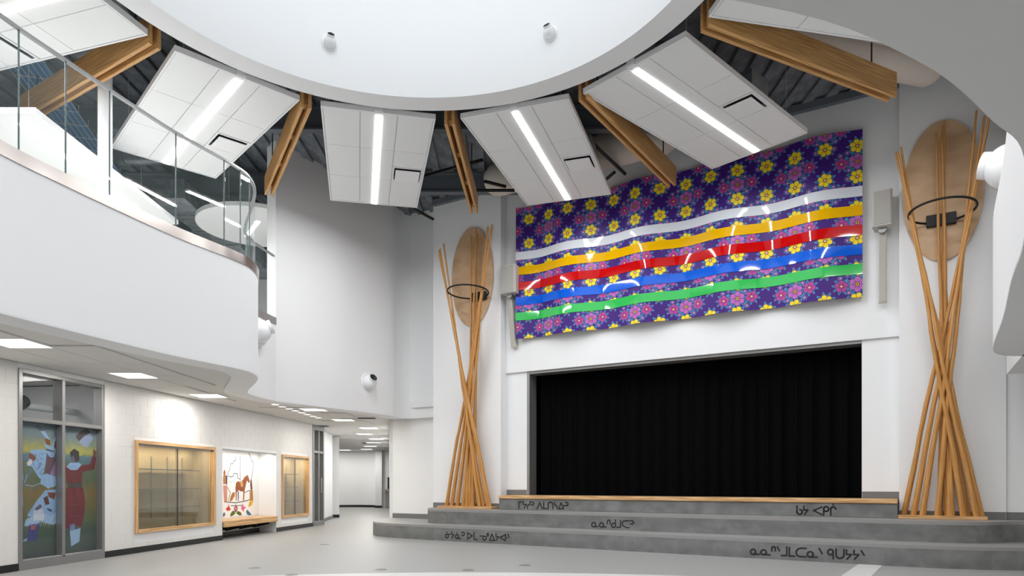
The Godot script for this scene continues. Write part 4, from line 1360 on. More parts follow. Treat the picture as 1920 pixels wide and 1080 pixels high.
	for k in 4:
		var s = lerp(a + 0.25, b - 0.3, k / 3.0)
		var m1 = MB.new()
		m1.prism([Vector2(-dep + 0.005, hb - 0.13), Vector2(-0.02, hb - 0.13), Vector2(-0.02, hb - 0.17), Vector2(-dep + 0.05, -0.98), Vector2(-dep + 0.005, -0.98)], L(s - 0.014, 0, 0) , SN * S, UP * S, SX * 0.028 * S, false)
		part(m1, "bracket", M.steel_black, bn)
	var bb = MB.new()
	lbox(bb, a + 0.004, b - 0.004, -dep, -dep + 0.02, -E, -E + 0.095)
	struct(bb, "baseboard_alcove", M.base_black, "black baseboard at the back of the bench alcove", "baseboard")

func wbox(mb, u0, u1, v0, v1, h0, h1, bev = 0.004):
	mb.obox(W((u0 + u1) / 2, (v0 + v1) / 2, (h0 + h1) / 2), UX * (u1 - u0) / 2 * S, VX * (v1 - v0) / 2 * S, UP * (h1 - h0) / 2 * S, bev)
	return mb
func wpoly(mb, poly, h0, h1, smooth = true):
	mb.prism(poly, W(0, 0, h0), UX * S, VX * S, UP * (h1 - h0) * S, smooth)
const COLV := -0.35
const MURV := -0.55
const OPU := [1.19, 7.30]
const OPH := 2.31
const STAGE := [0.813, 7.81]
func v1f(u): return 1.02 + 0.034 * (u + 0.3)
func v2f(u): return 0.47 + 0.022 * (u + 0.5)
func inset(poly, w):
	# nosing overhang: push the outline outwards
	var m = poly.size()
	var area_ = 0.0
	for i in m: area_ += poly[i].x * poly[(i + 1) % m].y - poly[(i + 1) % m].x * poly[i].y
	var sg = 1.0 if area_ > 0 else -1.0
	var r = []
	for i in m:
		var d = (poly[(i + 1) % m] - poly[(i + m - 1) % m]).normalized()
		r.append(poly[i] + Vector2(d.y, -d.x) * sg * w)
	return r
func build_stage():
	# columns, header and side panels of the stage wall
	var c1 = MB.new()
	wbox(c1, -1.09, 0.65, -1.2, COLV, -E, 6.25)
	struct(c1, "wall_column", M.white, "tall white column behind the pole sculpture beside the corridor", "wall")
	var c2 = MB.new()
	wbox(c2, 7.825, 9.17, -1.2, COLV, -E, 6.25)
	struct(c2, "wall_column", M.white, "tall white column behind the pole sculpture at the far side of the stage", "wall")
	var hd = MB.new()
	wbox(hd, 0.65, 7.825, -0.85, MURV, OPH, 6.25)
	struct(hd, "wall_stage", M.white, "white header wall over the stage opening that carries the mural", "wall")
	for q in [[0.65, OPU[0] - 0.06, "narrow white wall panel beside the stage opening, next to the corridor column"], [OPU[1], 7.825, "white wall panel at the far side of the stage opening"]]:
		var mb = MB.new()
		wbox(mb, q[0], q[1], -0.85, -0.60, -0.23, OPH)
		struct(mb, "wall_stage", M.white, q[2], "wall")
		var b = MB.new()
		wbox(b, q[0] + 0.003, q[1] - 0.003, -0.599, -0.588, -0.23, -0.125)
		struct(b, "baseboard_stage", M.base_grey, "grey baseboard on the stage, " + ("next to the corridor column" if q[0] < 2 else "at the far side"), "baseboard")
	var jb = thing("trim_2", "thin grey metal frame round the black stage opening", "trim", W(4, -0.7, -0.23), "", "structure")
	for q in [[OPU[0] - 0.06, OPU[0], -0.9, -0.60, -0.23, OPH], [OPU[1] - 0.004, OPU[1], -0.9, -0.601, -0.23, OPH], [OPU[0], OPU[1] - 0.004, -0.9, -0.60, OPH - 0.05, OPH - 0.001]]:
		var mb = MB.new()
		wbox(mb, q[0], q[1], q[2], q[3], q[4], q[5], 0.002)
		part(mb, "frame_bar", M.alu, jb)
	# lower wall by the corridor and the side wall by the far column
	var lw = MB.new()
	wbox(lw, -2.70, -1.06, -1.2, -0.90, -E, 1.75)
	struct(lw, "wall_return", M.white, "short white wall between the corridor mouth and the stage steps", "wall")
	var lb = MB.new()
	wbox(lb, -2.70, -1.09, -0.899, -0.885, -0.81, -0.70)
	struct(lb, "baseboard_return", M.base_grey, "grey baseboard on the lowest step beside the corridor", "baseboard")
	var sf = MB.new()
	wbox(sf, -2.72, -1.0, -1.2, -0.70, 1.75, 1.9)
	struct(sf, "trim_3", M.white, "white soffit above the short wall by the corridor", "trim")
	var rs = MB.new()
	plan(rs, vec2([[6.78, 9.36], [5.94, 7.93], [6.3, 7.93], [9.0, 7.93], [9.0, 8.2], [6.6, 8.2], [7.2, 9.2]]), SOFFIT, 6.25, false)
	struct(rs, "wall_right", M.white, "white upper side wall beyond the far column", "wall")
	var rl2 = MB.new()
	wbox(rl2, 9.17, 11.6, -1.2, COLV - 0.05, -E, 6.25)
	struct(rl2, "wall_right", M.white, "white lower wall continuing beyond the far column", "wall")
	for q in [[-1.085, 0.645, "grey baseboard behind the sculpture beside the corridor"], [7.83, 9.165, "grey baseboard behind the sculpture at the far side of the stage"]]:
		var b = MB.new()
		wbox(b, q[0], q[1], COLV, COLV + 0.008, -0.52, -0.41)
		struct(b, "baseboard_column", M.base_grey, q[2], "baseboard")
	var rb = MB.new()
	wbox(rb, 9.175, 11.3, COLV - 0.05, COLV - 0.042, -0.52, -0.41)
	struct(rb, "baseboard_right", M.base_grey, "grey baseboard of the lower wall beyond the far column", "baseboard")
	# back of the stage
	var bs = MB.new()
	wbox(bs, 0.5, 8.0, -1.75, -1.6, -E, 6.25)
	wbox(bs, 0.5, 0.65, -1.6, -1.2, -E, 6.25)
	wbox(bs, 7.825, 8.0, -1.6, -1.2, -E, 6.25)
	struct(bs, "wall_stage_back", M.dark, "dark back wall of the stage behind the curtain", "wall")

	# platform and two wide steps
	var st = thing("stage_platform", "grey concrete stage front with a maple nosing under the black curtain", "stage", W(4.3, -0.8, -E), "")
	var body = MB.new()
	wbox(body, STAGE[0], STAGE[1], -0.35, -0.012, -0.52, -0.30, 0.006)
	wbox(body, 0.66, 7.815, -1.595, -0.352, -E, -0.30, 0.001)
	part(body, "riser", M.concrete, st)
	var nose = MB.new()
	wbox(nose, STAGE[0], STAGE[1], -0.60, 0.012, -0.30, -0.232, 0.008)
	part(nose, "nosing", M.maple, st)
	var fl = MB.new()
	wbox(fl, STAGE[0] + 0.01, STAGE[1] - 0.01, -1.6, -0.602, -0.30, -0.233, 0.002)
	part(fl, "stage_floor", M.dark, st)
	var s2 = thing("stage_step", "upper concrete step below the stage, carrying both pole sculptures", "step", W(4, 0, -E), "")
	var p2 = vec2([[-1.12, -0.34], [-0.98, -0.05], [-0.72, 0.33], [-0.60, 0.43], [-0.45, v2f(-0.45)]])
	for i in 9: p2.append(Vector2(0.6 + i * 0.95, v2f(0.6 + i * 0.95)))
	p2.append_array(vec2([[8.62, 0.62], [8.86, 0.50], [9.02, 0.30], [9.14, 0.10], [9.35, 0.0], [11.25, 0.0], [11.25, -0.39], [9.18, -0.39], [9.18, -0.342]]))
	var r2 = MB.new()
	wpoly(r2, p2, -0.81, -0.565)
	part(r2, "riser", M.concrete, s2)
	var t2 = MB.new()
	wpoly(t2, inset(p2, 0.0), -0.565, -0.52)
	part(t2, "tread", M.nosing, s2)
	var s1 = thing("stage_step", "lowest and widest concrete step, rising from the grey floor", "step", W(4, 0.5, -E), "")
	var p1 = vec2([[-1.10, -0.342], [-1.10, -0.89], [-2.66, -0.89], [-2.58, -0.45], [-2.40, 0.02]])
	p1.append_array(vec2([[-2.05, 0.52], [-1.70, 0.80], [-1.25, 0.95], [-0.75, v1f(-0.75) - 0.01]]))
	for i in 9: p1.append(Vector2(0.2 + i * 0.95, v1f(0.2 + i * 0.95)))
	p1.append_array(vec2([[8.35, 1.27], [8.80, 1.16], [9.22, 1.0], [9.8, 0.80], [10.5, 0.55], [11.25, 0.4], [11.25, -0.39], [9.18, -0.39], [9.18, -0.342]]))
	var r1 = MB.new()
	wpoly(r1, p1, -E, -0.855)
	part(r1, "riser", M.concrete, s1)
	var t1 = MB.new()
	wpoly(t1, inset(p1, 0.0), -0.855, -0.81)
	part(t1, "tread", M.nosing, s1)
	# engraved syllabics
	strokes(st, [960.0, 930.0, 16.0], [
		[[[205, 360], [205, 178], [300, 178]]], [[[340, 165], [340, 250], [420, 250], [360, 360]]], [[[460, 365], [462, 275], [520, 262], [545, 215], [540, 160]]], [[[580, 180], [635, 180], [650, 215], [640, 262], [580, 266]]],
		[[[755, 380], [835, 200], [912, 380]]], [[[952, 180], [952, 376], [1050, 376]]], [[[1085, 385], [1085, 250]] + [[1090, 220], [1120, 190], [1155, 185], [1200, 200], [1228, 250], [1230, 385]]], [[[1270, 190], [1290, 265], [1355, 310], [1355, 380]]], [[[1400, 385], [1472, 205], [1550, 380], [1400, 385]]], [arc(1625, 240, 55, 48, 120, -110) + [[1550, 290]]]], func(u): return -0.010, 0.024)
	strokes(st, [1480.0, 935.0, 19.2], [
		[[[275, 265], [275, 470]] + arc(370, 475, 90, 85, 180, 445, 10)], [[[520, 275], [518, 405], [655, 405], [550, 570]]], [[[1175, 295], [875, 425], [1175, 575]]], [[[1235, 580], [1235, 370]] + arc(1325, 370, 90, 85, 180, -180, 12)], [[[1492, 590], [1492, 380]] + arc(1580, 370, 88, 70, 170, 0, 8), [[1575, 210], [1576, 225]]]], func(u): return -0.010, 0.026)
	strokes(s2, [1100.0, 965.0, 19.2], [
		[arc(255, 360, 72, 78, -20, 340, 12) + [[320, 425]], [[255, 435], [415, 425]]], [arc(535, 370, 72, 80, -20, 340, 12) + [[600, 440]], [[540, 445], [695, 440]]], [[[745, 320], [752, 250]] + arc(795, 240, 45, 45, 170, 10, 6) + [[850, 320]]], [[[1035, 195], [1035, 390]] + arc(965, 385, 70, 75, 0, -270, 10) + [[1030, 310]]], [[[1220, 210], [1220, 450], [1085, 450]]], [[[1530, 215], [1350, 222]] + arc(1370, 320, 85, 100, 110, 235, 7) + [[1430, 465], [1530, 465]]], [[[1580, 220], [1650, 222], [1690, 260], [1690, 300], [1650, 335], [1575, 335]]]], func(u): return v2f(u), 0.024)
	strokes(s1, [825.0, 985.0, 13.714], [
		[arc(178, 275, 38, 48, 60, 420, 12) + [[180, 232], [262, 228]], [[172, 172], [174, 184]]], [[[300, 165], [300, 235], [355, 240], [310, 325]]], [arc(435, 290, 40, 48, -20, 340, 12) + [[430, 335], [530, 337]], [[435, 190], [436, 200]]], [arc(590, 220, 42, 42, 130, -130, 8)],
		[[[710, 190], [710, 350], [830, 270], [710, 190]]], [[[875, 185], [875, 362], [955, 365]]], [[[1035, 272], [1165, 285]] + arc(1145, 330, 42, 50, 70, -190, 10)], [[[1215, 210], [1215, 275]], [[1243, 210], [1243, 275]]], [[[1275, 385], [1335, 225], [1405, 388], [1275, 385]]], [[[1440, 215], [1442, 290], [1505, 295], [1445, 385]]], [[[1690, 235], [1545, 310], [1675, 395], [1690, 235]], [[1718, 318], [1722, 322]]], [[[1748, 230], [1775, 300]]]], func(u): return v1f(u), 0.025)
	strokes(s1, [1400.0, 1010.0, 8.348], [
		[arc(100, 205, 40, 40, -20, 340, 12) + [[110, 243], [200, 243]]], [arc(265, 213, 42, 38, -20, 340, 12) + [[280, 248], [365, 253]]], [[[392, 190], [395, 150]] + arc(422, 150, 27, 24, 170, 10, 6) + [[448, 190]]], [[[482, 130], [515, 190]]], [[[628, 130], [628, 262], [545, 263]]], [[[668, 140], [668, 270], [748, 272]]], [[[925, 152], [850, 148]] + arc(850, 215, 75, 66, 95, 265, 8) + [[925, 282]]], [arc(995, 245, 45, 42, -20, 340, 12) + [[1000, 287], [1100, 288]]], [[[1135, 155], [1180, 232]]],
		[[[1355, 310], [1352, 215]] + arc(1312, 210, 42, 42, 0, 360, 12)], [[[1400, 165], [1400, 250]] + arc(1462, 250, 62, 58, 180, 360, 8) + [[1524, 172]]], [[[1562, 180], [1562, 245], [1635, 248], [1572, 318]]], [[[1680, 185], [1680, 248], [1752, 252], [1690, 320]]], [[[1795, 190], [1838, 258]]]], func(u): return v1f(u), 0.025)

	# black curtain in deep folds
	var cu = thing("stage_curtain", "black velvet stage curtain hanging in deep folds", "curtain", W(4.25, -1.05, -0.23), "")
	var g = []
	var uv = []
	var nseg = 420
	for i in 2:
		var row = []
		var ur = []
		for j in nseg + 1:
			var u = lerp(OPU[0] - 0.10, OPU[1] + 0.10, float(j) / nseg)
			var ph = u * TAU / 0.24 + 1.3 * sin(u * 2.3)
			var v = -1.05 + 0.045 * sin(ph) + 0.02 * sin(ph * 0.37 + 1.0)
			row.append(W(u + 0.02 * cos(ph), v, OPH + 0.15 if i == 0 else -0.215))
			ur.append(Vector2(u, i))
		g.append(row); uv.append(ur)
	var cm = MB.new()
	cm.grid(g, uv, VX)
	part(cm, "drape", M.curtain, cu)
	var vb = MB.new()
	wbox(vb, OPU[0] - 0.05, OPU[1] + 0.05, -1.1, -1.0, OPH + 0.15, OPH + 0.22)
	part(vb, "curtain_track", M.steel_black, cu)
	sculpture(0.05, 11, "tall bundle of crossed wooden poles with an oval panel, beside the corridor", "pale plywood oval", 1.25, 1.15, -0.09, -0.10, 0.10)
	sculpture(8.37, 29, "tall bundle of crossed wooden poles with an oval panel, beyond the stage's far end", "pale plywood oval")
	loudspeaker(943.0, 972.0, 500.0, 552.0, 956.0, 964.0, [556.0, 652.0], -0.05, "grey box loudspeaker on the wall above the corridor-side end of the mural")
	loudspeaker(1635.0, 1674.0, 362.0, 428.0, 1655.0, 1655.0, [436.0, 568.0], 0.0, "grey box loudspeaker on the wall above the far-side panel, right beside the mural's end")

func build_balcony():
	var bk = MB.new()
	plan_strip(bk, path_full, 0.0, 0.18, SOFFIT + 0.012, 2.90)
	struct(bk, "wall_balcony", M.white, "white curved balcony front of the upper floor", "wall")
	var tw = MB.new()
	plan_strip(tw, path_wall, 0.0, 0.24, SOFFIT + 0.012, 6.25)
	struct(tw, "wall_side", M.white, "tall curved grey-white wall between the balcony and the stage column", "wall")
	# glass guard
	var rl = thing("glass_guardrail", "curved glass guardrail with a metal base shoe on the white balcony front", "railing", P(-4.4, 2.9, 7), "")
	var sh = MB.new()
	plan_strip(sh, path_rail, -0.012, 0.10, 2.895, 3.02)
	part(sh, "base_shoe", M.chrome, rl)
	var tp = MB.new()
	plan_strip(tp, path_rail, 0.025, 0.065, 4.14, 4.165)
	part(tp, "cap_rail", M.alu, rl)
	var idx = [0]
	for px in [30.0, 118.0, 205.0, 324.0, 423.0, 456.0, 473.0]:
		var k = (px - 960.0) / F
		for i in range(idx[idx.size() - 1] + 1, path_rail.size()):
			if path_rail[i].x / path_rail[i].y > k:
				idx.append(i); break
	for f in [0.80, 0.90, 1.0]:
		var i = int(f * (path_rail.size() - 1))
		if i > idx[idx.size() - 1] + 2: idx.append(i)
	for j in idx.size() - 1:
		var seg = path_rail.slice(idx[j], idx[j + 1] + 1)
		if seg.size() < 2: continue
		var g = MB.new()
		var ch = seg
		if seg[0].distance_to(seg[seg.size() - 1]) < 1.2: ch = [seg[0], seg[seg.size() - 1]]
		plan_strip(g, ch, 0.038, 0.050, 3.02, 4.14)
		var pn = part(g, "glass_panel", M.guard, rl)
		var e = MB.new()
		e.tube([P(seg[0].x - 0.045, 3.02, seg[0].y), P(seg[0].x - 0.045, 4.14, seg[0].y)], [0.009, 0.009], 6)
		part(e, "panel_edge", M.edge_dark, pn)

func build_clouds():
	var c0 = make_cloud()
	var rm = (CR0 + CR1) / 2
	var cl = [[-73.0, "white ceiling cloud with a strip light, partly over the glass guardrail"], [-42.4, "white ceiling cloud seen through and above the curved glass guardrail"], [-12.6, "white ceiling cloud in front of the tall grey side wall"], [18.4, "white ceiling cloud reaching over the corridor-side corner of the mural"], [47.2, "white ceiling cloud reaching over the upper edge of the mural's middle"], [78.5, "white ceiling cloud above the far column, cut off by the near soffit"]]
	for i in 6: cl.append([108.5 + i * 29.6, "white ceiling cloud with a strip light over the viewer's end of the atrium"])
	var i = 0
	for q in cl:
		var o = c0
		if i > 0:
			o = c0.duplicate()
			o.name = numbered("ceiling_cloud")
			add_child(o)
		o.set_meta("label", q[1])
		ring_place(o, deg_to_rad(q[0]), rm, HC)
		i += 1
	var b0 = make_beam()
	i = 0
	for q in [[-58.5, "double-plank timber beam crossing behind the glass guardrail"], [-28.2, "double-plank timber beam in front of the tall grey side wall's top"], [3.1, "double-plank timber beam pointing at the corridor-side sculpture"], [34.2, "double-plank timber beam ending over the mural"], [64.0, "double-plank timber beam ending near the far column"], [94.0, "double-plank timber beam over the viewer's end of the atrium"], [124.0, ""], [154.0, ""], [184.0, ""], [214.0, ""], [244.0, ""], [271.5, ""]]:
		var o = b0
		if i > 0:
			o = b0.duplicate()
			o.name = numbered("timber_beam")
			add_child(o)
		o.set_meta("label", q[1] if q[1] != "" else "double-plank timber beam over the viewer's end of the atrium")
		ring_place(o, deg_to_rad(q[0]), (3.61 + 6.82) / 2, 5.10)
		i += 1

func mural_v(u): return MURV + 0.15 - 0.065 * cos((u - 1.44) * TAU / 1.5)
func wave(mb, u0, u1, h0, h1, off, th):
	var seg = int((u1 - u0) * 40)
	var front = []
	var back = []
	var uf = []
	for i in 2:
		var fr = []
		var bk = []
		var ur = []
		for j in seg + 1:
			var u = lerp(u0, u1, float(j) / seg)
			fr.append(W(u, mural_v(u) + off, h1 if i == 0 else h0))
			bk.append(W(u, mural_v(u) + off - th, h1 if i == 0 else h0))
			ur.append(Vector2(float(j) / seg, i))
		front.append(fr); back.append(bk); uf.append(ur)
	mb.grid(front, uf, VX)
	mb.grid(back, uf, -VX)
	for j in seg:
		mb.quad(front[0][j], front[0][j + 1], back[0][j + 1], back[0][j], UP, Vector2.ZERO, Vector2.ZERO, Vector2.ZERO, Vector2.ZERO)
		mb.quad(front[1][j], front[1][j + 1], back[1][j + 1], back[1][j], -UP, Vector2.ZERO, Vector2.ZERO, Vector2.ZERO, Vector2.ZERO)
	for j in [0, seg]:
		mb.quad(front[0][j], front[1][j], back[1][j], back[0][j], -UX if j == 0 else UX, Vector2.ZERO, Vector2.ZERO, Vector2.ZERO, Vector2.ZERO)
func build_mural():
	var u0 = 0.993
	var u1 = 7.317
	var b = 2.97
	var t = 5.645
	var o = thing("wall_mural", "wavy glossy mural of purple floral print crossed by five coloured ribbons", "mural", W(4.15, MURV, b), "")
	var pm = mat(Color(1, 1, 1), 0.42, 0.0, mural_texture())
	pm.metallic_specular = 0.35
	var mb = MB.new()
	wave(mb, u0, u1, b, t, 0.0, 0.02)
	part(mb, "floral_panel", pm, o)
	var cols = [Color(0.90, 0.92, 0.95), Color(0.95, 0.73, 0.02), Color(0.80, 0.02, 0.05), Color(0.0, 0.38, 0.88), Color(0.22, 0.76, 0.36)]
	var nm = ["white", "yellow", "red", "blue", "green"]
	for i in 5:
		var c = [0.631, 0.517, 0.4005, 0.2845, 0.168][i]
		var m = mat(cols[i], 0.05)
		m.clearcoat_enabled = true
		m.clearcoat = 0.6
		m.clearcoat_roughness = 0.03
		var rb = MB.new()
		wave(rb, u0, u1, b + (c - 0.0305) * (t - b), b + (c + 0.0305) * (t - b), 0.012, 0.011)
		tag(part(rb, "ribbon", m, o), "glossy %s ribbon" % nm[i], "")
	for u in [1.6, 3.6, 5.6, 6.9]:
		for h in [3.3, 5.2]:
			var st = MB.new()
			wbox(st, u - 0.03, u + 0.03, MURV, mural_v(u) - 0.021, h - 0.03, h + 0.03, 0.003)
			part(st, "standoff", M.alu, o)

func strip_lamp(o, c, dirx, len_, wd, e):
	var mb = MB.new()
	mb.obox(c, dirx * len_ / 2, UP * 0.008, dirx.cross(UP).normalized() * wd / 2, 0.001)
	var p = part(mb, "light_strip", M.strip, o)
	area(p, c - UP * 0.02, dirx, Vector3.DOWN, len_, wd, e)
func build_upper_floor():
	# long white ceiling panel with a strip light
	var H = 4.6
	var o = thing("ceiling_raft", "long white ceiling raft with a strip light over the upper corridor, behind the guardrail", "ceiling panel", P(-7.4, H, 10), "")
	var mb = MB.new()
	mb.obox(P(-7.5, H + 0.04, 10.3), Vector3(1.58 * S, 0, 0), Vector3(0, 0.04 * S, 0), Vector3(0, 0, 1.82 * S), 0.006)
	part(mb, "panel", M.tile, o)
	strip_lamp(o, P(-6.28, H - 0.004, 10.4), Vector3(0, 0, 1), 3.4 * S, 0.09 * S, STRIP_E * 1.25)
	for sx in [-8.6, -6.3]:
		for sz in [8.9, 11.6]:
			var wr = MB.new()
			wr.tube([P(sx, H + 0.08, sz), P(sx, 6.2, sz)], [0.004, 0.004], 5)
			part(wr, "hanger_wire", M.wire, o)
	var o2 = thing("ceiling_raft", "unseen white raft with a strip light, added to brighten the upper floor beyond the first raft", "ceiling panel", P(-8.2, H, 15), "")  # hidden from view; added so its strip brightens the upper floor
	var mb2 = MB.new()
	mb2.obox(P(-8.2, H + 0.04, 15.0), Vector3(1.5 * S, 0, 0), Vector3(0, 0.04 * S, 0), Vector3(0, 0, 1.6 * S), 0.006)
	part(mb2, "panel", M.tile, o2)
	strip_lamp(o2, P(-7.2, H - 0.004, 15.0), Vector3(0, 0, 1), 3.0 * S, 0.09 * S, STRIP_E)
	# round raft
	var ro = thing("round_ceiling_raft", "round white ceiling raft with a short strip light at the end of the upper floor", "ceiling panel", P(-5.05, 5.15, 13.9), "")
	var rm = MB.new()
	rm.prism(circle(-5.15, 13.75, 1.12, 1.12, 56), P(0, 5.15, 0), EX, ED, UP * 0.08 * S)
	part(rm, "panel", M.tile, ro)
	strip_lamp(ro, P(-5.25, 5.148, 13.8), Vector3(-0.55, 0, -0.83).normalized(), 1.0 * S, 0.08 * S, 2.0)
	for a in [0.3, 2.4, 4.5]:
		var wr = MB.new()
		wr.tube([P(-5.15 + 0.9 * cos(a), 5.22, 13.75 + 0.9 * sin(a)), P(-5.15 + 0.9 * cos(a), 6.2, 13.75 + 0.9 * sin(a))], [0.004, 0.004], 5)
		part(wr, "hanger_wire", M.wire, ro)
	# column
	var cm = MB.new()
	var cc = at(197.0, 300.0, 8.9)
	cm.lathe(Vector3(cc.x, P(0, 2.85, 0).y, cc.z), UP, [[0.0, 0.0], [0.10, 0.0], [0.10, 3.38 * S], [0.0, 3.38 * S]], 24)
	solo(cm, "steel_column", M.white, "white round column of the upper floor behind the guardrail", "column")
	# back walls of the upper floor
	var bw = MB.new()
	plan(bw, vec2([[-13.9, 18.2], [-3.2, 18.2], [-3.2, 18.4], [-13.9, 18.4]]), 2.85, 6.25, false)
	struct(bw, "wall_upper", M.white, "white end wall of the upper floor", "wall")
	for q in [[-6.7, -5.6, 3.15, 3.75, "dark wide window in the upper end wall, lowest"], [-6.9, -6.3, 3.95, 4.05, "thin dark slot window in the upper end wall, lower"], [-6.9, -6.3, 4.35, 4.5, "thin dark slot window in the upper end wall, higher"]]:
		var wo = thing("window_upper", q[4], "window", P((q[0] + q[1]) / 2, q[2], 18.17), "", "structure")
		var wm = MB.new()
		wm.obox(P((q[0] + q[1]) / 2, (q[2] + q[3]) / 2, 18.19), Vector3((q[1] - q[0]) / 2 * S, 0, 0), Vector3(0, (q[3] - q[2]) / 2 * S, 0), Vector3(0, 0, 0.02), 0.003)
		part(wm, "pane", M.dark, wo)
		var fm = MB.new()
		for z in [q[2] - 0.02, q[3] + 0.02]:
			fm.obox(P((q[0] + q[1]) / 2, z, 18.16), Vector3((q[1] - q[0]) / 2 * S, 0, 0), Vector3(0, 0.02 * S, 0), Vector3(0, 0, 0.04), 0.003)
		part(fm, "window_frame", M.alu, wo)
	# cable tray with blue cables
	var tr = thing("cable_tray", "wire cable tray full of blue cables above the upper floor", "cable tray", P(-7.9, 5.5, 9), "")
	var t0 = P(-6.1, 5.62, 7.6)
	var t1 = P(-7.4, 5.62, 12.5)
	var dr = (t1 - t0).normalized()
	var sd = dr.cross(UP).normalized()
	for k in 9:
		var cb = MB.new()
		var off = sd * (k - 4) * 0.062 + UP * 0.035
		cb.tube([t0 + off, t1 + off], [0.036, 0.036], 8)
		part(cb, "cable", M.blue, tr)
	for k in 12:
		var rg = MB.new()
		var c = t0.lerp(t1, (k + 0.5) / 12.0) - UP * 0.006
		rg.tube([c - sd * 0.31 + UP * 0.12, c - sd * 0.31, c + sd * 0.31, c + sd * 0.31 + UP * 0.12], [0.007, 0.007, 0.007, 0.007], 5)
		part(rg, "rung", M.wire, tr)
	for k in 7:
		var wr = MB.new()
		var off = sd * (k - 3) * 0.10 - UP * 0.012
		wr.tube([t0 + off, t1 + off], [0.006, 0.006], 5)
		part(wr, "rail_wire", M.wire, tr)
	# ducts over the upper floor
	for q in [[-9.9, 5.42, 4.0, 17.5, 0.42, 0.22, "wide grey rectangular duct along the upper floor"], [-6.35, 5.45, 12.6, 17.5, 0.3, 0.18, "grey rectangular duct behind the long ceiling raft"], [-11.8, 5.40, 4.0, 17.5, 0.5, 0.25, "grey rectangular duct far beyond the guardrail"]]:
		var dm = thing("air_duct", q[6], "duct", P(q[0], q[1], (q[2] + q[3]) / 2), "")
		var n = 6
		for k in n:
			var z0 = lerp(q[2], q[3], float(k) / n)
			var z1 = lerp(q[2], q[3], float(k + 1) / n)
			var sm = MB.new()
			sm.obox(P(q[0], q[1], (z0 + z1) / 2), Vector3(q[4] * S, 0, 0), Vector3(0, q[5] * S, 0), Vector3(0, 0, (z1 - z0) / 2 * S - 0.01), 0.006)
			part(sm, "duct_section", M.duct, dm)
			var fg = MB.new()
			fg.obox(P(q[0], q[1], z1), Vector3((q[4] + 0.03) * S, 0, 0), Vector3(0, (q[5] + 0.03) * S, 0), Vector3(0, 0, 0.018), 0.003)
			part(fg, "duct_flange", M.duct, dm)
	for q in [[-12.5, 9.3, 5.98], [-12.5, 12.4, 5.98]]:
		var dm = thing("round_duct", "round spiral duct crossing the upper floor" + (" nearer the cable tray's end" if q[1] < 10 else " beyond the cable tray"), "duct", P(-9, q[2], q[1]), "")
		for k in 8:
			var sm = MB.new()
			var a = lerp(-13.0, -5.0, k / 8.0)
			sm.tube([P(a, q[2] - 0.02, q[1]), P(a + 0.98, q[2] - 0.02, q[1])], [0.16 * S, 0.16 * S], 16)
			part(sm, "duct_section", M.duct, dm)

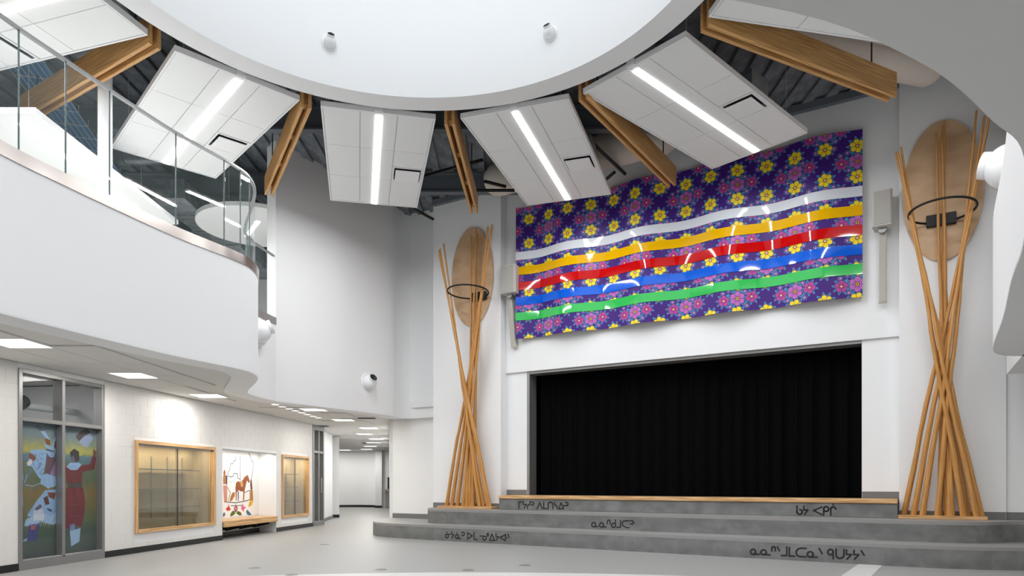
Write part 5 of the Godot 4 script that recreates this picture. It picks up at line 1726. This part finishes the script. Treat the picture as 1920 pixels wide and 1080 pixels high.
func build_small():
	# jet diffusers on the walls
	nozzle(at(480.0, 622.0, 11.72), Vector3(0.86, 0, 0.5).normalized(), Vector3(0.92, 0.45, -0.25), 0.20 * S, "white jet diffuser on the side wall, tucked behind the balcony's curled end")
	nozzle(at(688.0, 717.0, 14.42), Vector3(0.86, 0, 0.5).normalized(), Vector3(0.80, 0.62, 0.75), 0.155 * S, "white jet diffuser low on the tall side wall beside the stage column")
	var t = 1.45
	nozzle(P(6.78 - 0.505 * t, 3.80, 9.36 - 0.863 * t), Vector3(-0.863, 0, -0.505), Vector3(-0.8, 0.35, -0.72), 0.26 * S, "large white jet diffuser on the side wall beyond the far sculpture")
	# fabric ducts above the mural
	for q in [[0.35, 5.94, "wide white fabric duct above the corridor-side half of the mural", 0.72, 4.6, 0.30]]:
		var o = thing("fabric_duct", q[2], "duct", W(4, q[0], q[1]), "")
		var pts = []
		var rr = []
		for i in 41:
			var k = i / 40.0
			var u = lerp(q[3], q[4], k)
			var e = min(k, 1.0 - k) * (q[4] - q[3])
			pts.append(W(u, q[0], q[1]))
			rr.append(q[5] * S * sqrt(clamp(1.0 - pow(1.0 - min(e / q[5], 1.0), 2.0), 0.02, 1.0)) * (1.0 - 0.03 * pow(abs(sin(u * PI / 1.1)), 12.0)))
		var mb = MB.new()
		mb.tube(pts, rr, 22)
		part(mb, "sleeve", M.fabric_duct, o)
		for u in [q[3] + 0.5, q[4] - 0.5]:
			var wr = MB.new()
			wr.tube([W(u, q[0], q[1] + q[5] - 0.02), W(u, q[0], 6.24)], [0.006, 0.006], 5)
			part(wr, "hanger_wire", M.wire, o)
	for q in [[3.5, 9.02, 6.15, 9.85, "white fabric duct ending above the far column, nearer the mural"], [3.6, 8.42, 6.45, 9.30, "white fabric duct above the far column, beside a similar one nearer the mural"]]:
		var a = P(q[0], 5.96, q[1])
		var b = P(q[2], 5.96, q[3])
		var o = thing("fabric_duct", q[4], "duct", (a + b) / 2, "")
		var pts = []
		var rr = []
		var ln = (b - a).length()
		for i in 33:
			var k = i / 32.0
			var e = min(k, 1.0 - k) * ln / (0.25 * S)
			pts.append(a.lerp(b, k))
			rr.append(0.25 * S * sqrt(clamp(1.0 - pow(1.0 - min(e, 1.0), 2.0), 0.02, 1.0)) * (1.0 - 0.03 * pow(abs(sin(k * 9.0)), 12.0)))
		var mb = MB.new()
		mb.tube(pts, rr, 22)
		part(mb, "sleeve", M.fabric_duct, o)
		for k in [0.2, 0.8]:
			var wr = MB.new()
			var z = a.lerp(b, k)
			wr.tube([z + UP * 0.24 * S, Vector3(z.x, P(0, 6.24, 0).y, z.z)], [0.006, 0.006], 5)
			part(wr, "hanger_wire", M.wire, o)
	# dark steel along the wall heads and sprinkler pipes
	var an = MB.new()
	wbox(an, -1.05, 7.8, MURV + 0.001 + 0.2, MURV + 0.30, 6.08, 6.20)
	solo(an, "steel_angle", M.joist, "dark steel angle along the top of the mural wall", "beam")
	for q in [[1098, 256, 1172, 326, 5.57, "black pipe above the gap beside the mural's first cloud"], [1130, 342, 1152, 323, 5.5, "short black pipe stub above the mural"], [884, 357, 965, 357, 5.55, "black pipe running level behind the corridor-side column head"], [908, 340, 948, 350, 5.45, "short slanting black pipe near the corridor-side column head"], [760, 383, 812, 411, 5.5, "black pipe at the corner of the tall side wall"], [795, 330, 905, 300, 5.6, "black sprinkler pipe between the two middle clouds"], [1560, 92, 1490, 122, 5.62, "black pipe above the beam near the far column"]]:
		var mb = MB.new()
		mb.tube([athh(q[0], q[1], q[4]), athh(q[2], q[3], q[4])], [0.035, 0.035], 10)
		solo(mb, "sprinkler_pipe", M.pipe, q[5], "pipe")
	# round cover plates in the floor
	for q in [[609, 1021], [477, 1065], [547, 1078], [714, 1068], [877, 1069], [984, 1060]]:
		var p = athh(float(q[0]), float(q[1]), -E)
		var o = thing("floor_cover", "small round metal cover set in the grey floor", "floor cover", p, "round covers in the floor")
		var rg = MB.new()
		rg.lathe(p, UP, [[0.10, 0.0], [0.10, 0.004], [0.085, 0.005], [0.085, 0.002]], 24)
		part(rg, "rim", M.alu, o)
		var pl = MB.new()
		pl.lathe(p, UP, [[0.085, 0.003], [0.0, 0.003]], 24)
		part(pl, "lid", M.base_grey, o)
